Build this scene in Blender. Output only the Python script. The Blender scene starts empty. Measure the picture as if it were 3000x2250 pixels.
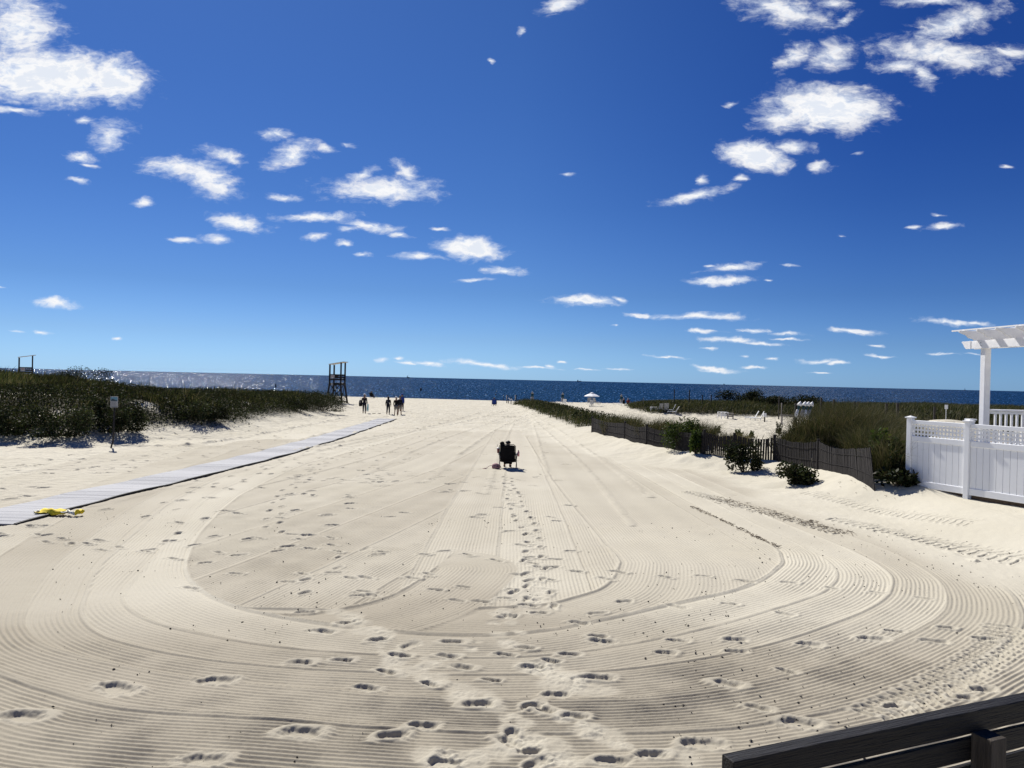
import bpy, bmesh, math, random
import numpy as np
from mathutils import Vector, Matrix
R = math.radians
rnd = random.Random(7)
nr = np.random.default_rng(11)
S = bpy.context.scene
C = S.collection

# ---------------------------------------------------------------- camera
FPX, CX, CY = 2250.0, 1500.0, 1125.0
EYE = Vector((0, 0, 3.0))
_roll, _pitch = math.atan(0.0228), math.atan(13 / FPX)
_rt = Vector((math.cos(_roll), 0, math.sin(_roll)))
_up0 = Vector((-math.sin(_roll), 0, math.cos(_roll)))
_fw = (Vector((0, 1, 0)) * math.cos(_pitch) - _up0 * math.sin(_pitch)).normalized()
_upv = _rt.cross(_fw).normalized()
cd = bpy.data.cameras.new("camera")
cam = bpy.data.objects.new("camera", cd)
C.objects.link(cam)
cd.sensor_fit = 'HORIZONTAL'; cd.sensor_width = 36.0
cd.lens = 36.0 * FPX / 3000.0
cd.clip_start = 0.05; cd.clip_end = 60000
cam.matrix_world = Matrix(((_rt.x, _upv.x, -_fw.x, EYE.x), (_rt.y, _upv.y, -_fw.y, EYE.y),
                           (_rt.z, _upv.z, -_fw.z, EYE.z), (0, 0, 0, 1)))
S.camera = cam


def ray(px, py):
    return (_fw * FPX + _rt * (px - CX) - _upv * (py - CY)).normalized()


# ---------------------------------------------------------------- light
SUN_AZ, SUN_EL = R(-27), R(46)          # azimuth measured from +Y, negative = to the left
sd = Vector((math.sin(SUN_AZ) * math.cos(SUN_EL), math.cos(SUN_AZ) * math.cos(SUN_EL), math.sin(SUN_EL)))
sl = bpy.data.lights.new("sun", 'SUN'); sl.energy = 5.0; sl.angle = R(0.5); sl.color = (1.0, 0.955, 0.88)
so = bpy.data.objects.new("sun", sl); C.objects.link(so)
so.rotation_euler = sd.to_track_quat('Z', 'Y').to_euler()
S.view_settings.view_transform = 'Standard'
S.view_settings.look = 'None'
S.view_settings.exposure = 0.45
S.view_settings.gamma = 1.0
S.cycles.use_denoising = True
S.cycles.max_bounces = 6
S.cycles.sample_clamp_indirect = 4.0

W = bpy.data.worlds.new("World"); S.world = W; W.use_nodes = True
wt = W.node_tree; wn = wt.nodes; wl = wt.links
wn.clear()


def N(nt, typ, **kw):
    n = nt.nodes.new(typ)
    for k, v in kw.items():
        if k == 'inp':
            for a, b in v.items():
                n.inputs[a].default_value = b
        else:
            setattr(n, k, v)
    return n


def M(nt, op, a=None, b=None, c=None, clamp=False):
    n = nt.nodes.new('ShaderNodeMath'); n.operation = op; n.use_clamp = clamp
    for i, v in enumerate((a, b, c)):
        if v is None: continue
        if isinstance(v, (int, float)): n.inputs[i].default_value = v
        else: nt.links.new(v, n.inputs[i])
    return n.outputs[0]


def ramp(nt, fac, stops, interp='LINEAR'):
    n = nt.nodes.new('ShaderNodeValToRGB'); cr = n.color_ramp; cr.interpolation = interp
    while len(cr.elements) < len(stops): cr.elements.new(0.5)
    for e, (p, c) in zip(cr.elements, stops):
        e.position = p; e.color = (*c, 1) if len(c) == 3 else c
    nt.links.new(fac, n.inputs[0])
    return n.outputs[0]


# clouds: (px, py, rx, ry, tilt_deg, strength)
CLOUDS = [
 (140,225,300,95,0,.5),(60,80,110,120,10,.22),(330,235,110,80,8,.42),(40,325,90,14,6,.05),(262,355,34,14,0,.1),(330,400,66,44,-35,.1),
 (235,460,48,16,0,.2),(255,485,30,8,0,.05),(225,535,34,9,5,.0),(425,590,32,10,-8,.2),(520,490,100,32,0,.22),
 (605,522,90,42,25,.32),(645,555,34,20,0,.3),(650,455,75,24,15,.05),(815,397,60,20,-10,.1),(852,455,74,32,-18,.25),
 (960,438,36,12,10,.0),(1020,425,24,11,0,.0),(1120,553,150,32,-4,.32),(1190,500,66,28,30,.02),(1055,512,55,20,-25,.05),
 (825,577,56,10,0,.05),(692,652,72,22,8,.36),(555,698,50,9,3,.08),(640,700,50,20,10,.02),(925,634,110,15,-2,.25),
 (1090,658,90,15,5,.25),(1020,672,36,10,-8,.1),(920,695,44,12,-12,.0),(1010,710,32,9,0,.1),(1185,687,32,10,10,.15),
 (1065,738,32,7,0,.1),(1290,668,34,7,0,0.),(1375,723,112,36,2,.42),(1235,748,70,11,0,.2),(1475,788,60,15,2,.25),(1395,823,56,8,-5,.12),
 (1650,15,66,26,-10,.1),(1530,88,24,14,-40,-.05),(1427,178,15,7,40,-.05),
 (2290,28,170,48,12,.12),(2440,8,60,26,0,.05),(2480,62,60,18,-35,-.05),(2720,8,140,16,0,.05),(2790,75,160,42,-22,.18),
 (2760,165,200,42,6,.2),(2640,190,90,28,0,.12),(2960,150,90,26,0,.0),(2320,165,70,38,-30,.06),(2430,160,80,42,-25,.1),(2700,215,60,30,40,.05),
 (2425,318,195,84,0,.55),(2290,345,70,40,0,.3),(2215,455,115,50,8,.42),(2330,435,60,20,0,.15),(2405,487,40,20,0,.08),(2165,522,18,14,0,.1),
 (2040,572,105,19,-14,.2),(2065,522,24,18,-45,.0),(2155,305,22,9,-15,.0),(2765,665,56,10,-8,.2),(2680,668,24,6,0,.05),
 (2510,455,26,8,0,-.1),(1665,515,26,7,0,-.05),(2945,490,20,7,0,-.05),
 (2140,780,84,16,-10,.14),(2065,779,24,6,0,.0),(2068,828,48,13,0,.3),(2142,823,60,12,-5,.3),(2250,822,18,5,0,.1),
 (1715,877,94,14,-3,.38),(1820,873,30,9,5,.1),(1880,922,66,8,0,.1),(2050,927,120,11,0,.25),(2330,778,40,5,5,-.05),
 (2065,972,44,6,0,.15),(2200,970,48,8,0,.25),(2310,983,50,5,0,.15),(2140,1000,72,8,0,.25),(2240,1010,66,5,0,.22),(2320,997,44,4,0,.15),
 (2495,970,64,9,0,.25),(2560,1017,28,5,0,.15),(2577,1047,46,4,0,.2),(2785,941,90,11,3,.2),(2860,946,70,7,3,.05),(2770,1037,50,4,0,.05),(2860,1036,40,4,0,.05),
 (1945,1045,54,4,0,.2),(2080,1075,80,7,2,.15),(2100,1081,66,5,0,.1),(2210,1073,44,4,0,.1),(2400,1058,66,7,0,.1),(2455,1066,40,5,0,.15),
 (2080,1022,36,4,0,.1),(2185,1041,18,4,0,.1),(2270,1052,26,4,0,.1),(2400,1092,36,3,0,.1),(1810,1079,50,4,0,.05),(1705,1079,44,4,0,.05),
 (1126,1055,22,9,0,.15),(1171,1050,14,7,0,.2),(1200,1062,55,5,0,.05),(1265,1062,66,9,3,.12),(1420,1067,100,8,4,.18),(1570,1077,70,5,0,.1),(1610,1072,22,7,0,.15),
 (163,886,70,12,0,.3),(119,973,28,8,5,.15),(350,993,14,5,0,.1),(2460,690,20,5,0,-.05),(2750,632,40,6,0,-.1),(0,845,20,6,0,.0),(60,975,30,5,0,0.),
 (1640,1055,12,5,0,.1),(1790,955,14,5,0,.05),
]


def build_world():
    tc = wn.new('ShaderNodeTexCoord')
    sep = wn.new('ShaderNodeSeparateXYZ'); wl.new(tc.outputs['Generated'], sep.inputs[0])
    yy = M(wt, 'MAXIMUM', M(wt, 'ABSOLUTE', sep.outputs[1]), 0.02)
    gx = M(wt, 'DIVIDE', sep.outputs[0], yy); gz = M(wt, 'DIVIDE', sep.outputs[2], yy)
    comb = wn.new('ShaderNodeCombineXYZ'); wl.new(gx, comb.inputs[0]); wl.new(gz, comb.inputs[1])
    p = comb.outputs[0]
    def warp(p, scale, amt):
        n = N(wt, 'ShaderNodeTexNoise', inp={'Scale': scale, 'Detail': 4.0, 'Roughness': 0.6})
        mp = N(wt, 'ShaderNodeMapping'); mp.inputs['Scale'].default_value = (0.6, 1.25, 1); wl.new(p, mp.inputs[0])
        wl.new(mp.outputs[0], n.inputs['Vector'])
        s = N(wt, 'ShaderNodeVectorMath', operation='SUBTRACT'); wl.new(n.outputs['Color'], s.inputs[0]); s.inputs[1].default_value = (.5, .5, .5)
        m = N(wt, 'ShaderNodeVectorMath', operation='MULTIPLY'); wl.new(s.outputs[0], m.inputs[0]); m.inputs[1].default_value = (amt, amt * .45, 0)
        a = N(wt, 'ShaderNodeVectorMath', operation='ADD'); wl.new(p, a.inputs[0]); wl.new(m.outputs[0], a.inputs[1])
        return a.outputs[0]
    pw = warp(warp(p, 16, 0.05), 70, 0.011)
    cur = None; pb = pw
    for ci, (px, py, rx, ry, tilt, st) in enumerate(CLOUDS):
        d = ray(px, py)
        if cur is not None and ci % 5 == 0:      # chained so that the shader compiler works through them in turn
            va = N(wt, 'ShaderNodeVectorMath', operation='ADD'); wl.new(pw, va.inputs[0])
            wl.new(M(wt, 'MULTIPLY', cur, 1e-12), va.inputs[1]); pb = va.outputs[0]
        mp = wn.new('ShaderNodeMapping'); mp.vector_type = 'TEXTURE'
        mp.inputs['Location'].default_value = (d.x / d.y, d.z / d.y, 0)
        mp.inputs['Rotation'].default_value = (0, 0, R(-tilt - 1.3))
        mp.inputs['Scale'].default_value = (rx * (1.0 if st > .4 else 1.12) / FPX, ry * (1.0 if st > .4 else 1.12) / FPX, 1)
        wl.new(pb, mp.inputs[0])
        ln = N(wt, 'ShaderNodeVectorMath', operation='LENGTH'); wl.new(mp.outputs[0], ln.inputs[0])
        big = st > .4; v = M(wt, 'MULTIPLY_ADD', ln.outputs['Value'], -2.0 if big else -1.2, (2.0 if big else 1.2) + (.12 if big else (st - .12) * 1.3))
        cur = v if cur is None else M(wt, 'MAXIMUM', cur, v)
    cur = M(wt, 'MAXIMUM', cur, -3.0)
    mp = N(wt, 'ShaderNodeMapping'); mp.inputs['Scale'].default_value = (1.0, 1.7, 1); wl.new(pw, mp.inputs[0])
    n1 = N(wt, 'ShaderNodeTexNoise', inp={'Scale': 34.0, 'Detail': 9.0, 'Roughness': 0.62}); wl.new(mp.outputs[0], n1.inputs['Vector'])
    mp2 = N(wt, 'ShaderNodeMapping'); mp2.inputs['Scale'].default_value = (.8, 2.0, 1); wl.new(pw, mp2.inputs[0])
    n2 = N(wt, 'ShaderNodeTexNoise', inp={'Scale': 95.0, 'Detail': 6.0, 'Roughness': 0.62}); wl.new(mp2.outputs[0], n2.inputs['Vector'])
    den = M(wt, 'ADD', cur, M(wt, 'MULTIPLY', M(wt, 'SUBTRACT', n1.outputs[0], 0.52), 2.2))
    den = M(wt, 'ADD', den, M(wt, 'MULTIPLY', M(wt, 'SUBTRACT', n2.outputs[0], 0.5), 1.05))
    mr = N(wt, 'ShaderNodeMapRange', interpolation_type='SMOOTHSTEP', inp={1: -0.15, 2: 1.35, 3: 0.0, 4: 1.0}); wl.new(den, mr.inputs[0])
    dens = mr.outputs[0]
    # inner relief: thick middle is faintly greyer, edges bright
    mr2 = N(wt, 'ShaderNodeMapRange', interpolation_type='SMOOTHSTEP', inp={1: 0.3, 2: 1.9, 3: 0.0, 4: 1.0}); wl.new(M(wt, 'ADD', den, M(wt, 'MULTIPLY', M(wt, 'SUBTRACT', n1.outputs[0], .5), 3.0)), mr2.inputs[0])
    ccol = ramp(wt, mr2.outputs[0], [(0, (.80, .88, 1.0)), (.35, (.95, .97, 1.0)), (.7, (.99, .99, 1.0)), (1, (.80, .85, .94))])
    # sky
    sky = wn.new('ShaderNodeTexSky'); sky.sky_type = 'NISHITA'; sky.sun_disc = False
    sky.sun_elevation = SUN_EL; sky.sun_rotation = SUN_AZ
    sky.altitude = 0; sky.air_density = 1.0; sky.dust_density = 0.3; sky.ozone_density = 3.0
    el = M(wt, 'MAXIMUM', sep.outputs[2], 0.0)
    tint = ramp(wt, el, [(a, tuple(v / 1.5 for v in c)) for a, c in SKY_TINT])
    mul = N(wt, 'ShaderNodeMix', data_type='RGBA', blend_type='MULTIPLY'); mul.inputs[0].default_value = 1
    wl.new(sky.outputs[0], mul.inputs[6]); wl.new(tint, mul.inputs[7])
    az = ramp(wt, M(wt, 'MULTIPLY_ADD', sep.outputs[0], .5, .5), SKY_SIDE)
    mulb = N(wt, 'ShaderNodeMix', data_type='RGBA', blend_type='MULTIPLY'); mulb.inputs[0].default_value = 1
    wl.new(mul.outputs[2], mulb.inputs[6]); wl.new(az, mulb.inputs[7])
    csc = N(wt, 'ShaderNodeMix', data_type='RGBA', blend_type='MULTIPLY'); csc.inputs[0].default_value = 1
    wl.new(ccol, csc.inputs[6]); mulb.inputs[0].default_value = 1; wl.new(M(wt, 'MULTIPLY_ADD', el, 2.6, .25, clamp=True), mulb.inputs[0])
    mulc = N(wt, 'ShaderNodeVectorMath', operation='SCALE'); wl.new(mulb.outputs[2], mulc.inputs[0]); mulc.inputs['Scale'].default_value = 1.5
    csc.inputs[7].default_value = (CLOUD_LUM,) * 3 + (1,)
    mix = N(wt, 'ShaderNodeMix', data_type='RGBA'); wl.new(dens, mix.inputs[0])
    wl.new(mulc.outputs[0], mix.inputs[6]); wl.new(csc.outputs[2], mix.inputs[7])
    bg = wn.new('ShaderNodeBackground'); bg.inputs[1].default_value = SKY_STR
    wl.new(mix.outputs[2], bg.inputs[0])
    out = wn.new('ShaderNodeOutputWorld'); wl.new(bg.outputs[0], out.inputs[0])


SKY_STR = 0.073
CLOUD_LUM = 9.8
SKY_TINT = [(0.0, (.375, .70, 1.42)), (.05, (.325, .535, .98)), (.11, (.246, .42, .76)), (.22, (.195, .365, .69)), (.34, (.178, .35, .68)), (1.0, (.165, .335, .67))]
SKY_SIDE = [(0.3, (.98, .98, 1)), (.5, (1, 1, 1)), (.71, (.47, .63, .85)), (1.0, (.4, .55, .8))]
build_world()


# ---------------------------------------------------------------- materials
def mat(name, col, rough=0.7, var=0.15, scale=6.0, bump=0.0, bscale=40.0, metal=0.0, spec=0.3, stretch=None, attr=None, trans=0.0):
    m = bpy.data.materials.new(name); m.use_nodes = True
    nt = m.node_tree; b = nt.nodes['Principled BSDF']
    b.inputs['Roughness'].default_value = rough; b.inputs['Metallic'].default_value = metal
    b.inputs['Specular IOR Level'].default_value = spec
    tc = nt.nodes.new('ShaderNodeTexCoord'); vec = tc.outputs['Object']
    if stretch:
        mp = nt.nodes.new('ShaderNodeMapping'); mp.inputs['Scale'].default_value = stretch
        nt.links.new(vec, mp.inputs[0]); vec = mp.outputs[0]
    n = N(nt, 'ShaderNodeTexNoise', inp={'Scale': scale, 'Detail': 6.0, 'Roughness': 0.65}); nt.links.new(vec, n.inputs['Vector'])
    lo = tuple(max(0, c * (1 - var)) for c in col); hi = tuple(min(1, c * (1 + var)) for c in col)
    colr = ramp(nt, n.outputs[0], [(0.3, lo), (0.7, hi)])
    if attr:
        a = nt.nodes.new('ShaderNodeAttribute'); a.attribute_name = attr
        mx = N(nt, 'ShaderNodeMix', data_type='RGBA', blend_type='MULTIPLY'); mx.inputs[0].default_value = 1
        nt.links.new(colr, mx.inputs[6]); nt.links.new(a.outputs['Color'], mx.inputs[7]); colr = mx.outputs[2]
    nt.links.new(colr, b.inputs['Base Color'])
    if bump:
        n2 = N(nt, 'ShaderNodeTexNoise', inp={'Scale': bscale, 'Detail': 5.0}); nt.links.new(vec, n2.inputs['Vector'])
        bp = N(nt, 'ShaderNodeBump', inp={'Strength': bump, 'Distance': 0.01}); nt.links.new(n2.outputs[0], bp.inputs['Height'])
        nt.links.new(bp.outputs[0], b.inputs['Normal'])
    return m


MAT = {}
def mm(name, *a, **k):
    MAT[name] = mat(name, *a, **k); return MAT[name]


mm('white_vinyl', (.87, .88, .89), .42, .02, 3, spec=.4)
mm('white_paint', (.82, .82, .82), .5, .05, 5, bump=.1)
mm('white_plastic', (.78, .78, .76), .45, .05, 8)
mm('grey_wood', (.22, .20, .18), .85, .3, 8, bump=.5, stretch=(1, 1, .12))
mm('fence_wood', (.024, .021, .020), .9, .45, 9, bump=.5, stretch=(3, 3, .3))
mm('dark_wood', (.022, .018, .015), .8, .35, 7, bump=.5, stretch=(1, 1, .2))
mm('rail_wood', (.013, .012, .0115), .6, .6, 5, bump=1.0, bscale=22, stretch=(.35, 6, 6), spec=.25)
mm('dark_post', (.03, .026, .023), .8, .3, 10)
mm('roof_board', (.62, .58, .50), .7, .1, 6)
mm('black_metal', (.015, .015, .016), .45, .1, 10)
mm('grey_metal', (.35, .35, .37), .35, .1, 10, metal=.8)
mm('black_fabric', (.008, .008, .009), .9, .3, 12, spec=.1)
mm('navy_fabric', (.015, .04, .22), .85, .2, 12)
mm('blue_shirt', (.015, .04, .28), .85, .2, 12)
mm('dark_shirt', (.012, .012, .016), .9, .3, 12)
mm('dark_jeans', (.012, .014, .025), .9, .3, 12)
mm('grey_shorts', (.16, .15, .14), .9, .2, 12)
mm('red_shirt', (.14, .015, .015), .9, .2, 12)
mm('teal_shirt', (.02, .12, .13), .85, .2, 12)
mm('light_teal', (.35, .62, .62), .85, .2, 12)
mm('tan_shirt', (.30, .17, .08), .85, .2, 12)
mm('skin', (.30, .17, .11), .6, .08, 12)
mm('hair_dark', (.012, .009, .007), .6, .4, 40)
mm('hair_grey', (.32, .31, .30), .6, .3, 40)
mm('white_cloth', (.75, .75, .74), .85, .05, 12)
mm('pink_bag', (.34, .19, .20), .8, .12, 12, bump=.2)
mm('cup_drink', (.20, .05, .06), .25, .1, 12, spec=.6)
mm('pink', (.75, .35, .36), .4, .1, 12)
mm('yellow_cloth', (.78, .60, .03), .75, .12, 14, bump=.15)
mm('pale_cloth', (.80, .78, .66), .8, .08, 14, bump=.15)
mm('mat_grey', (.345, .35, .365), .75, .05, 3.5, bump=.3, stretch=(.4, 9, 1))
mm('mat_edge', (.012, .012, .014), .7, .2, 10)
mm('sign_white', (.36, .36, .37), .5, .1, 10)
mm('sign_blue', (.10, .22, .30), .5, .2, 10)
mm('sign_dark', (.03, .045, .06), .5, .2, 10)
mm('sign_red', (.35, .06, .05), .5, .2, 10)
mm('canopy_white', (.80, .81, .82), .8, .04, 8)
mm('canopy_teal', (.02, .055, .07), .85, .15, 8)
mm('canopy_beige', (.36, .35, .33), .85, .1, 8)
def foliage_mat():
    m = bpy.data.materials.new('foliage'); m.use_nodes = True; nt = m.node_tree; nt.nodes.remove(nt.nodes['Principled BSDF'])
    a = nt.nodes.new('ShaderNodeAttribute'); a.attribute_name = 'tint'
    d = nt.nodes.new('ShaderNodeBsdfDiffuse'); nt.links.new(a.outputs['Color'], d.inputs[0])
    t = nt.nodes.new('ShaderNodeBsdfTranslucent')
    tm = N(nt, 'ShaderNodeMix', data_type='RGBA', blend_type='MULTIPLY'); tm.inputs[0].default_value = 1
    nt.links.new(a.outputs['Color'], tm.inputs[6]); tm.inputs[7].default_value = (1.15, 1.1, .75, 1); nt.links.new(tm.outputs[2], t.inputs[0])
    g = nt.nodes.new('ShaderNodeBsdfGlossy'); g.inputs['Roughness'].default_value = .5
    x = nt.nodes.new('ShaderNodeMixShader'); x.inputs[0].default_value = .24; nt.links.new(d.outputs[0], x.inputs[1]); nt.links.new(t.outputs[0], x.inputs[2])
    y = nt.nodes.new('ShaderNodeMixShader'); y.inputs[0].default_value = .012; nt.links.new(x.outputs[0], y.inputs[1]); nt.links.new(g.outputs[0], y.inputs[2])
    nt.links.new(y.outputs[0], nt.nodes['Material Output'].inputs[0])
    MAT['foliage'] = m
foliage_mat()
mm('stem', (.07, .05, .03), .85, .2, 20)
mm('shell_bits', (.035, .03, .027), .6, .5, 30)
mm('ship', (.08, .10, .14), .8, .1, 1)
mm('footing', (.13, .09, .06), .9, .3, 9, bump=.6)


# ---------------------------------------------------------------- mesh builder
class MB:
    def __init__(s): s.v = []; s.f = []; s.off = 0
    def add(s, v, f):
        o = s.off; s.v.extend([tuple(p) for p in v]); s.f.extend([tuple(i + o for i in q) for q in f]); s.off = len(s.v); return s
    def box(s, c, d, rz=0.0, rx=0.0, ry=0.0):
        m = Matrix.Rotation(rz, 3, 'Z') @ Matrix.Rotation(ry, 3, 'Y') @ Matrix.Rotation(rx, 3, 'X')
        v = [m @ Vector((x * d[0] / 2, y * d[1] / 2, z * d[2] / 2)) + Vector(c) for x in (-1, 1) for y in (-1, 1) for z in (-1, 1)]
        return s.add(v, [(0, 1, 3, 2), (4, 6, 7, 5), (0, 4, 5, 1), (2, 3, 7, 6), (0, 2, 6, 4), (1, 5, 7, 3)])
    def bar(s, a, b, w, t, side=Vector((1, 0, 0))):
        a, b = Vector(a), Vector(b); d = (b - a).normalized(); u = side - d * side.dot(d)
        if u.length < 1e-4: u = Vector((0, 1, 0)) - d * d.y
        u.normalize(); n = d.cross(u)
        v = [q + u * (i * w / 2) + n * (j * t / 2) for q in (a, b) for i, j in ((-1, -1), (1, -1), (1, 1), (-1, 1))]
        return s.add(v, [(0, 3, 2, 1), (4, 5, 6, 7), (0, 1, 5, 4), (1, 2, 6, 5), (2, 3, 7, 6), (3, 0, 4, 7)])
    def tube(s, pts, r, n=8, r2=None):
        pts = [Vector(p) for p in pts]; rings = []
        for i, p in enumerate(pts):
            d = (pts[min(i + 1, len(pts) - 1)] - pts[max(i - 1, 0)]).normalized()
            u = d.orthogonal().normalized() if i == 0 else (u - d * u.dot(d)).normalized()
            w = d.cross(u); rr = r if r2 is None else r + (r2 - r) * i / (len(pts) - 1)
            rings.append([p + (u * math.cos(2 * math.pi * k / n) + w * math.sin(2 * math.pi * k / n)) * rr for k in range(n)])
        v = [q for g in rings for q in g]; f = []
        for i in range(len(rings) - 1):
            for k in range(n):
                f.append((i * n + k, i * n + (k + 1) % n, (i + 1) * n + (k + 1) % n, (i + 1) * n + k))
        f.append(tuple(reversed(range(n)))); f.append(tuple((len(rings) - 1) * n + k for k in range(n)))
        return s.add(v, f)
    def lathe(s, prof, c=(0, 0, 0), n=16, fn=None):
        v = []; f = []
        for (r, z) in prof:
            for k in range(n):
                a = 2 * math.pi * k / n; q = fn(a, z) if fn else 1.0
                v.append((c[0] + r * q * math.cos(a), c[1] + r * q * math.sin(a), c[2] + z))
        for i in range(len(prof) - 1):
            for k in range(n):
                f.append((i * n + k, i * n + (k + 1) % n, (i + 1) * n + (k + 1) % n, (i + 1) * n + k))
        f.append(tuple(reversed(range(n)))); f.append(tuple((len(prof) - 1) * n + k for k in range(n)))
        return s.add(v, f)
    def prism(s, poly, axis_a, axis_b, origin, thick_vec):
        o = Vector(origin); A = Vector(axis_a); B = Vector(axis_b); T = Vector(thick_vec); n = len(poly)
        v = [o + A * p[0] + B * p[1] - T / 2 for p in poly] + [o + A * p[0] + B * p[1] + T / 2 for p in poly]
        f = [tuple(reversed(range(n))), tuple(range(n, 2 * n))] + [(i, (i + 1) % n, n + (i + 1) % n, n + i) for i in range(n)]
        return s.add(v, f)
    def build(s, name, material, parent=None, bevel=0.0, smooth=False, loc=None):
        me = bpy.data.meshes.new(name); me.from_pydata(s.v, [], s.f)
        bm = bmesh.new(); bm.from_mesh(me); bmesh.ops.recalc_face_normals(bm, faces=bm.faces); bm.to_mesh(me); bm.free()
        me.materials.append(MAT[material] if isinstance(material, str) else material)
        if smooth: me.polygons.foreach_set('use_smooth', [True] * len(me.polygons))
        o = bpy.data.objects.new(name, me); C.objects.link(o)
        if parent is not None: o.parent = parent
        if loc is not None: o.location = loc
        if bevel:
            b = o.modifiers.new('bevel', 'BEVEL'); b.width = bevel; b.segments = 2; b.limit_method = 'ANGLE'
        return o


def tag(o, label=None, cat=None, group=None, kind=None):
    if label: o['label'] = label
    if cat: o['category'] = cat
    if group: o['group'] = group
    if kind: o['kind'] = kind
    return o


def thing(name, label, cat, loc, rz=0.0, group=None):
    o = bpy.data.objects.new(name, None); o.empty_display_size = .2; C.objects.link(o)
    o.location = loc; o.rotation_euler = (0, 0, rz)
    return tag(o, label, cat, group)


def copy_tree(o, parent=None):
    c = o.copy(); C.objects.link(c); c.parent = parent
    for ch in [x for x in bpy.data.objects if x.parent is o]: copy_tree(ch, c)
    return c


# ---------------------------------------------------------------- terrain
_tab = nr.random((256, 256)).astype(np.float32)
def vnoise(x, y):
    xi = np.floor(x).astype(np.int64); yi = np.floor(y).astype(np.int64)
    fx = x - xi; fy = y - yi; fx = fx * fx * (3 - 2 * fx); fy = fy * fy * (3 - 2 * fy)
    a = _tab[xi & 255, yi & 255]; b = _tab[(xi + 1) & 255, yi & 255]
    c = _tab[xi & 255, (yi + 1) & 255]; d = _tab[(xi + 1) & 255, (yi + 1) & 255]
    return (a * (1 - fx) + b * fx) * (1 - fy) + (c * (1 - fx) + d * fx) * fy
def fbm(x, y, o=4, g=.5):
    s = 0; a = 1; t = 0
    for i in range(o):
        s = s + a * vnoise(x + 17.3 * i, y - 9.1 * i); t += a; a *= g; x = x * 2.03; y = y * 2.03
    return s / t - .5
def ss(x, a, b):
    t = np.clip((x - a) / (np.asarray(b) - a), 0, 1); return t * t * (3 - 2 * t)


FY = [14, 18, 20, 21.6, 24.4, 26.4, 27.4, 28.5, 32.7, 38, 41, 47, 66, 103]
FX = [10.4, 9.6, 9.5, 9.6, 9.65, 9.1, 8.0, 7.2, 5.8, 4.9, 4.35, 4.0, 2.7, 0.2]


def left_in(x, y):      # >0 inside the left dune
    wob = 1.6 * fbm(x * .22, y * .22, 3) * 2
    edge = -14.2 - .05 * np.clip(y - 40, 0, 60) + np.where(y < 38, -(38 - y) * .45, 0)
    return np.minimum(np.minimum(edge - x, (y - 31.2) * 1.0), (83 - y) * .6) + wob
def right_in(x, y):     # >0 inside the far right dune
    wob = 1.6 * fbm(x * .2 + 40, y * .2, 3) * 2
    fr = 81 - (x - 15) * .42
    fr = np.where(x > 30, 74.7 - (x - 30) * 1.1, fr)
    fr = np.maximum(fr, 42)
    return np.minimum(np.minimum(y - fr, (x - 14.5) * .9), (112 - y) * .5) + wob


def H(x, y):
    x = np.asarray(x, dtype=np.float64); y = np.asarray(y, dtype=np.float64)
    z = -.008 * np.clip(y - 30, 0, 110)
    z = z + .0045 * np.clip(-x, 0, 60) * ss(y, 60, 140)
    z = z - 3.2 * ss(y, 138, 162)
    m = left_in(x, y)
    fy = 1 - .32 * ss(y, 44, 70)
    z = z + (1.55 * ss(m, -1.2, 4.5) + (1.15 * ss(m, 4, 20)) * (1 - .45 * ss(x, -32, -18))) * fy
    z = z + ss(m, 0, 4) * .55 * fbm(x * .12 + 3, y * .12, 3) * 1.6
    m2 = right_in(x, y)
    z = z + (.75 * ss(m2, -1, 4) + .55 * ss(m2, 3, 12)) + ss(m2, 0, 4) * .5 * fbm(x * .14, y * .14, 3)
    fx = np.interp(y, FY, FX); t = x - fx
    zs = (y < 112) * ss(y, 18, 22) * (1 - ss(y, 95, 108))
    z = z + zs * (.42 * np.exp(-((t - 1.6) / 1.9) ** 2) + .18 * ss(t, -2.2, .2) * (1 - ss(t, 3, 9)) + .1 * fbm(x * .9, y * .9, 3) * np.exp(-(t / 2.5) ** 2) * 2)
    z = z + .42 * ss(x, 8.5, 10.4) * (1 - ss(y, 19, 25)) * ss(y, 8, 14)
    z = z + 1.0 * np.exp(-(((x - 12.4) / 2.1) ** 2 + ((y - 28.6) / 3.4) ** 2))
    z = z + 1.65 * np.exp(-(((x - 20.5) / 3.2) ** 2 + ((y - 36) / 3.0) ** 2)) + .8 * np.exp(-(((x - 15.5) / 2.6) ** 2 + ((y - 33) / 4.0) ** 2))
    return z


def Hs(x, y): return float(H(np.array([x]), np.array([y]))[0])


def gnd(px, py):
    """where the ray of a photo pixel meets the terrain"""
    d = ray(px, py); t = 2.0
    while t < 400:
        p = EYE + d * t
        if p.z < Hs(p.x, p.y): break
        t *= 1.01
    a, b = t / 1.01, t
    for _ in range(14):
        c = (a + b) / 2; p = EYE + d * c
        if p.z < Hs(p.x, p.y): b = c
        else: a = c
    return EYE + d * b


def at(px, py, depth):
    d = ray(px, py); return EYE + d * (depth / d.y)


def flat(px, py, z=0.0):
    d = ray(px, py); return EYE + d * ((z - EYE.z) / d.z)


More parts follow.
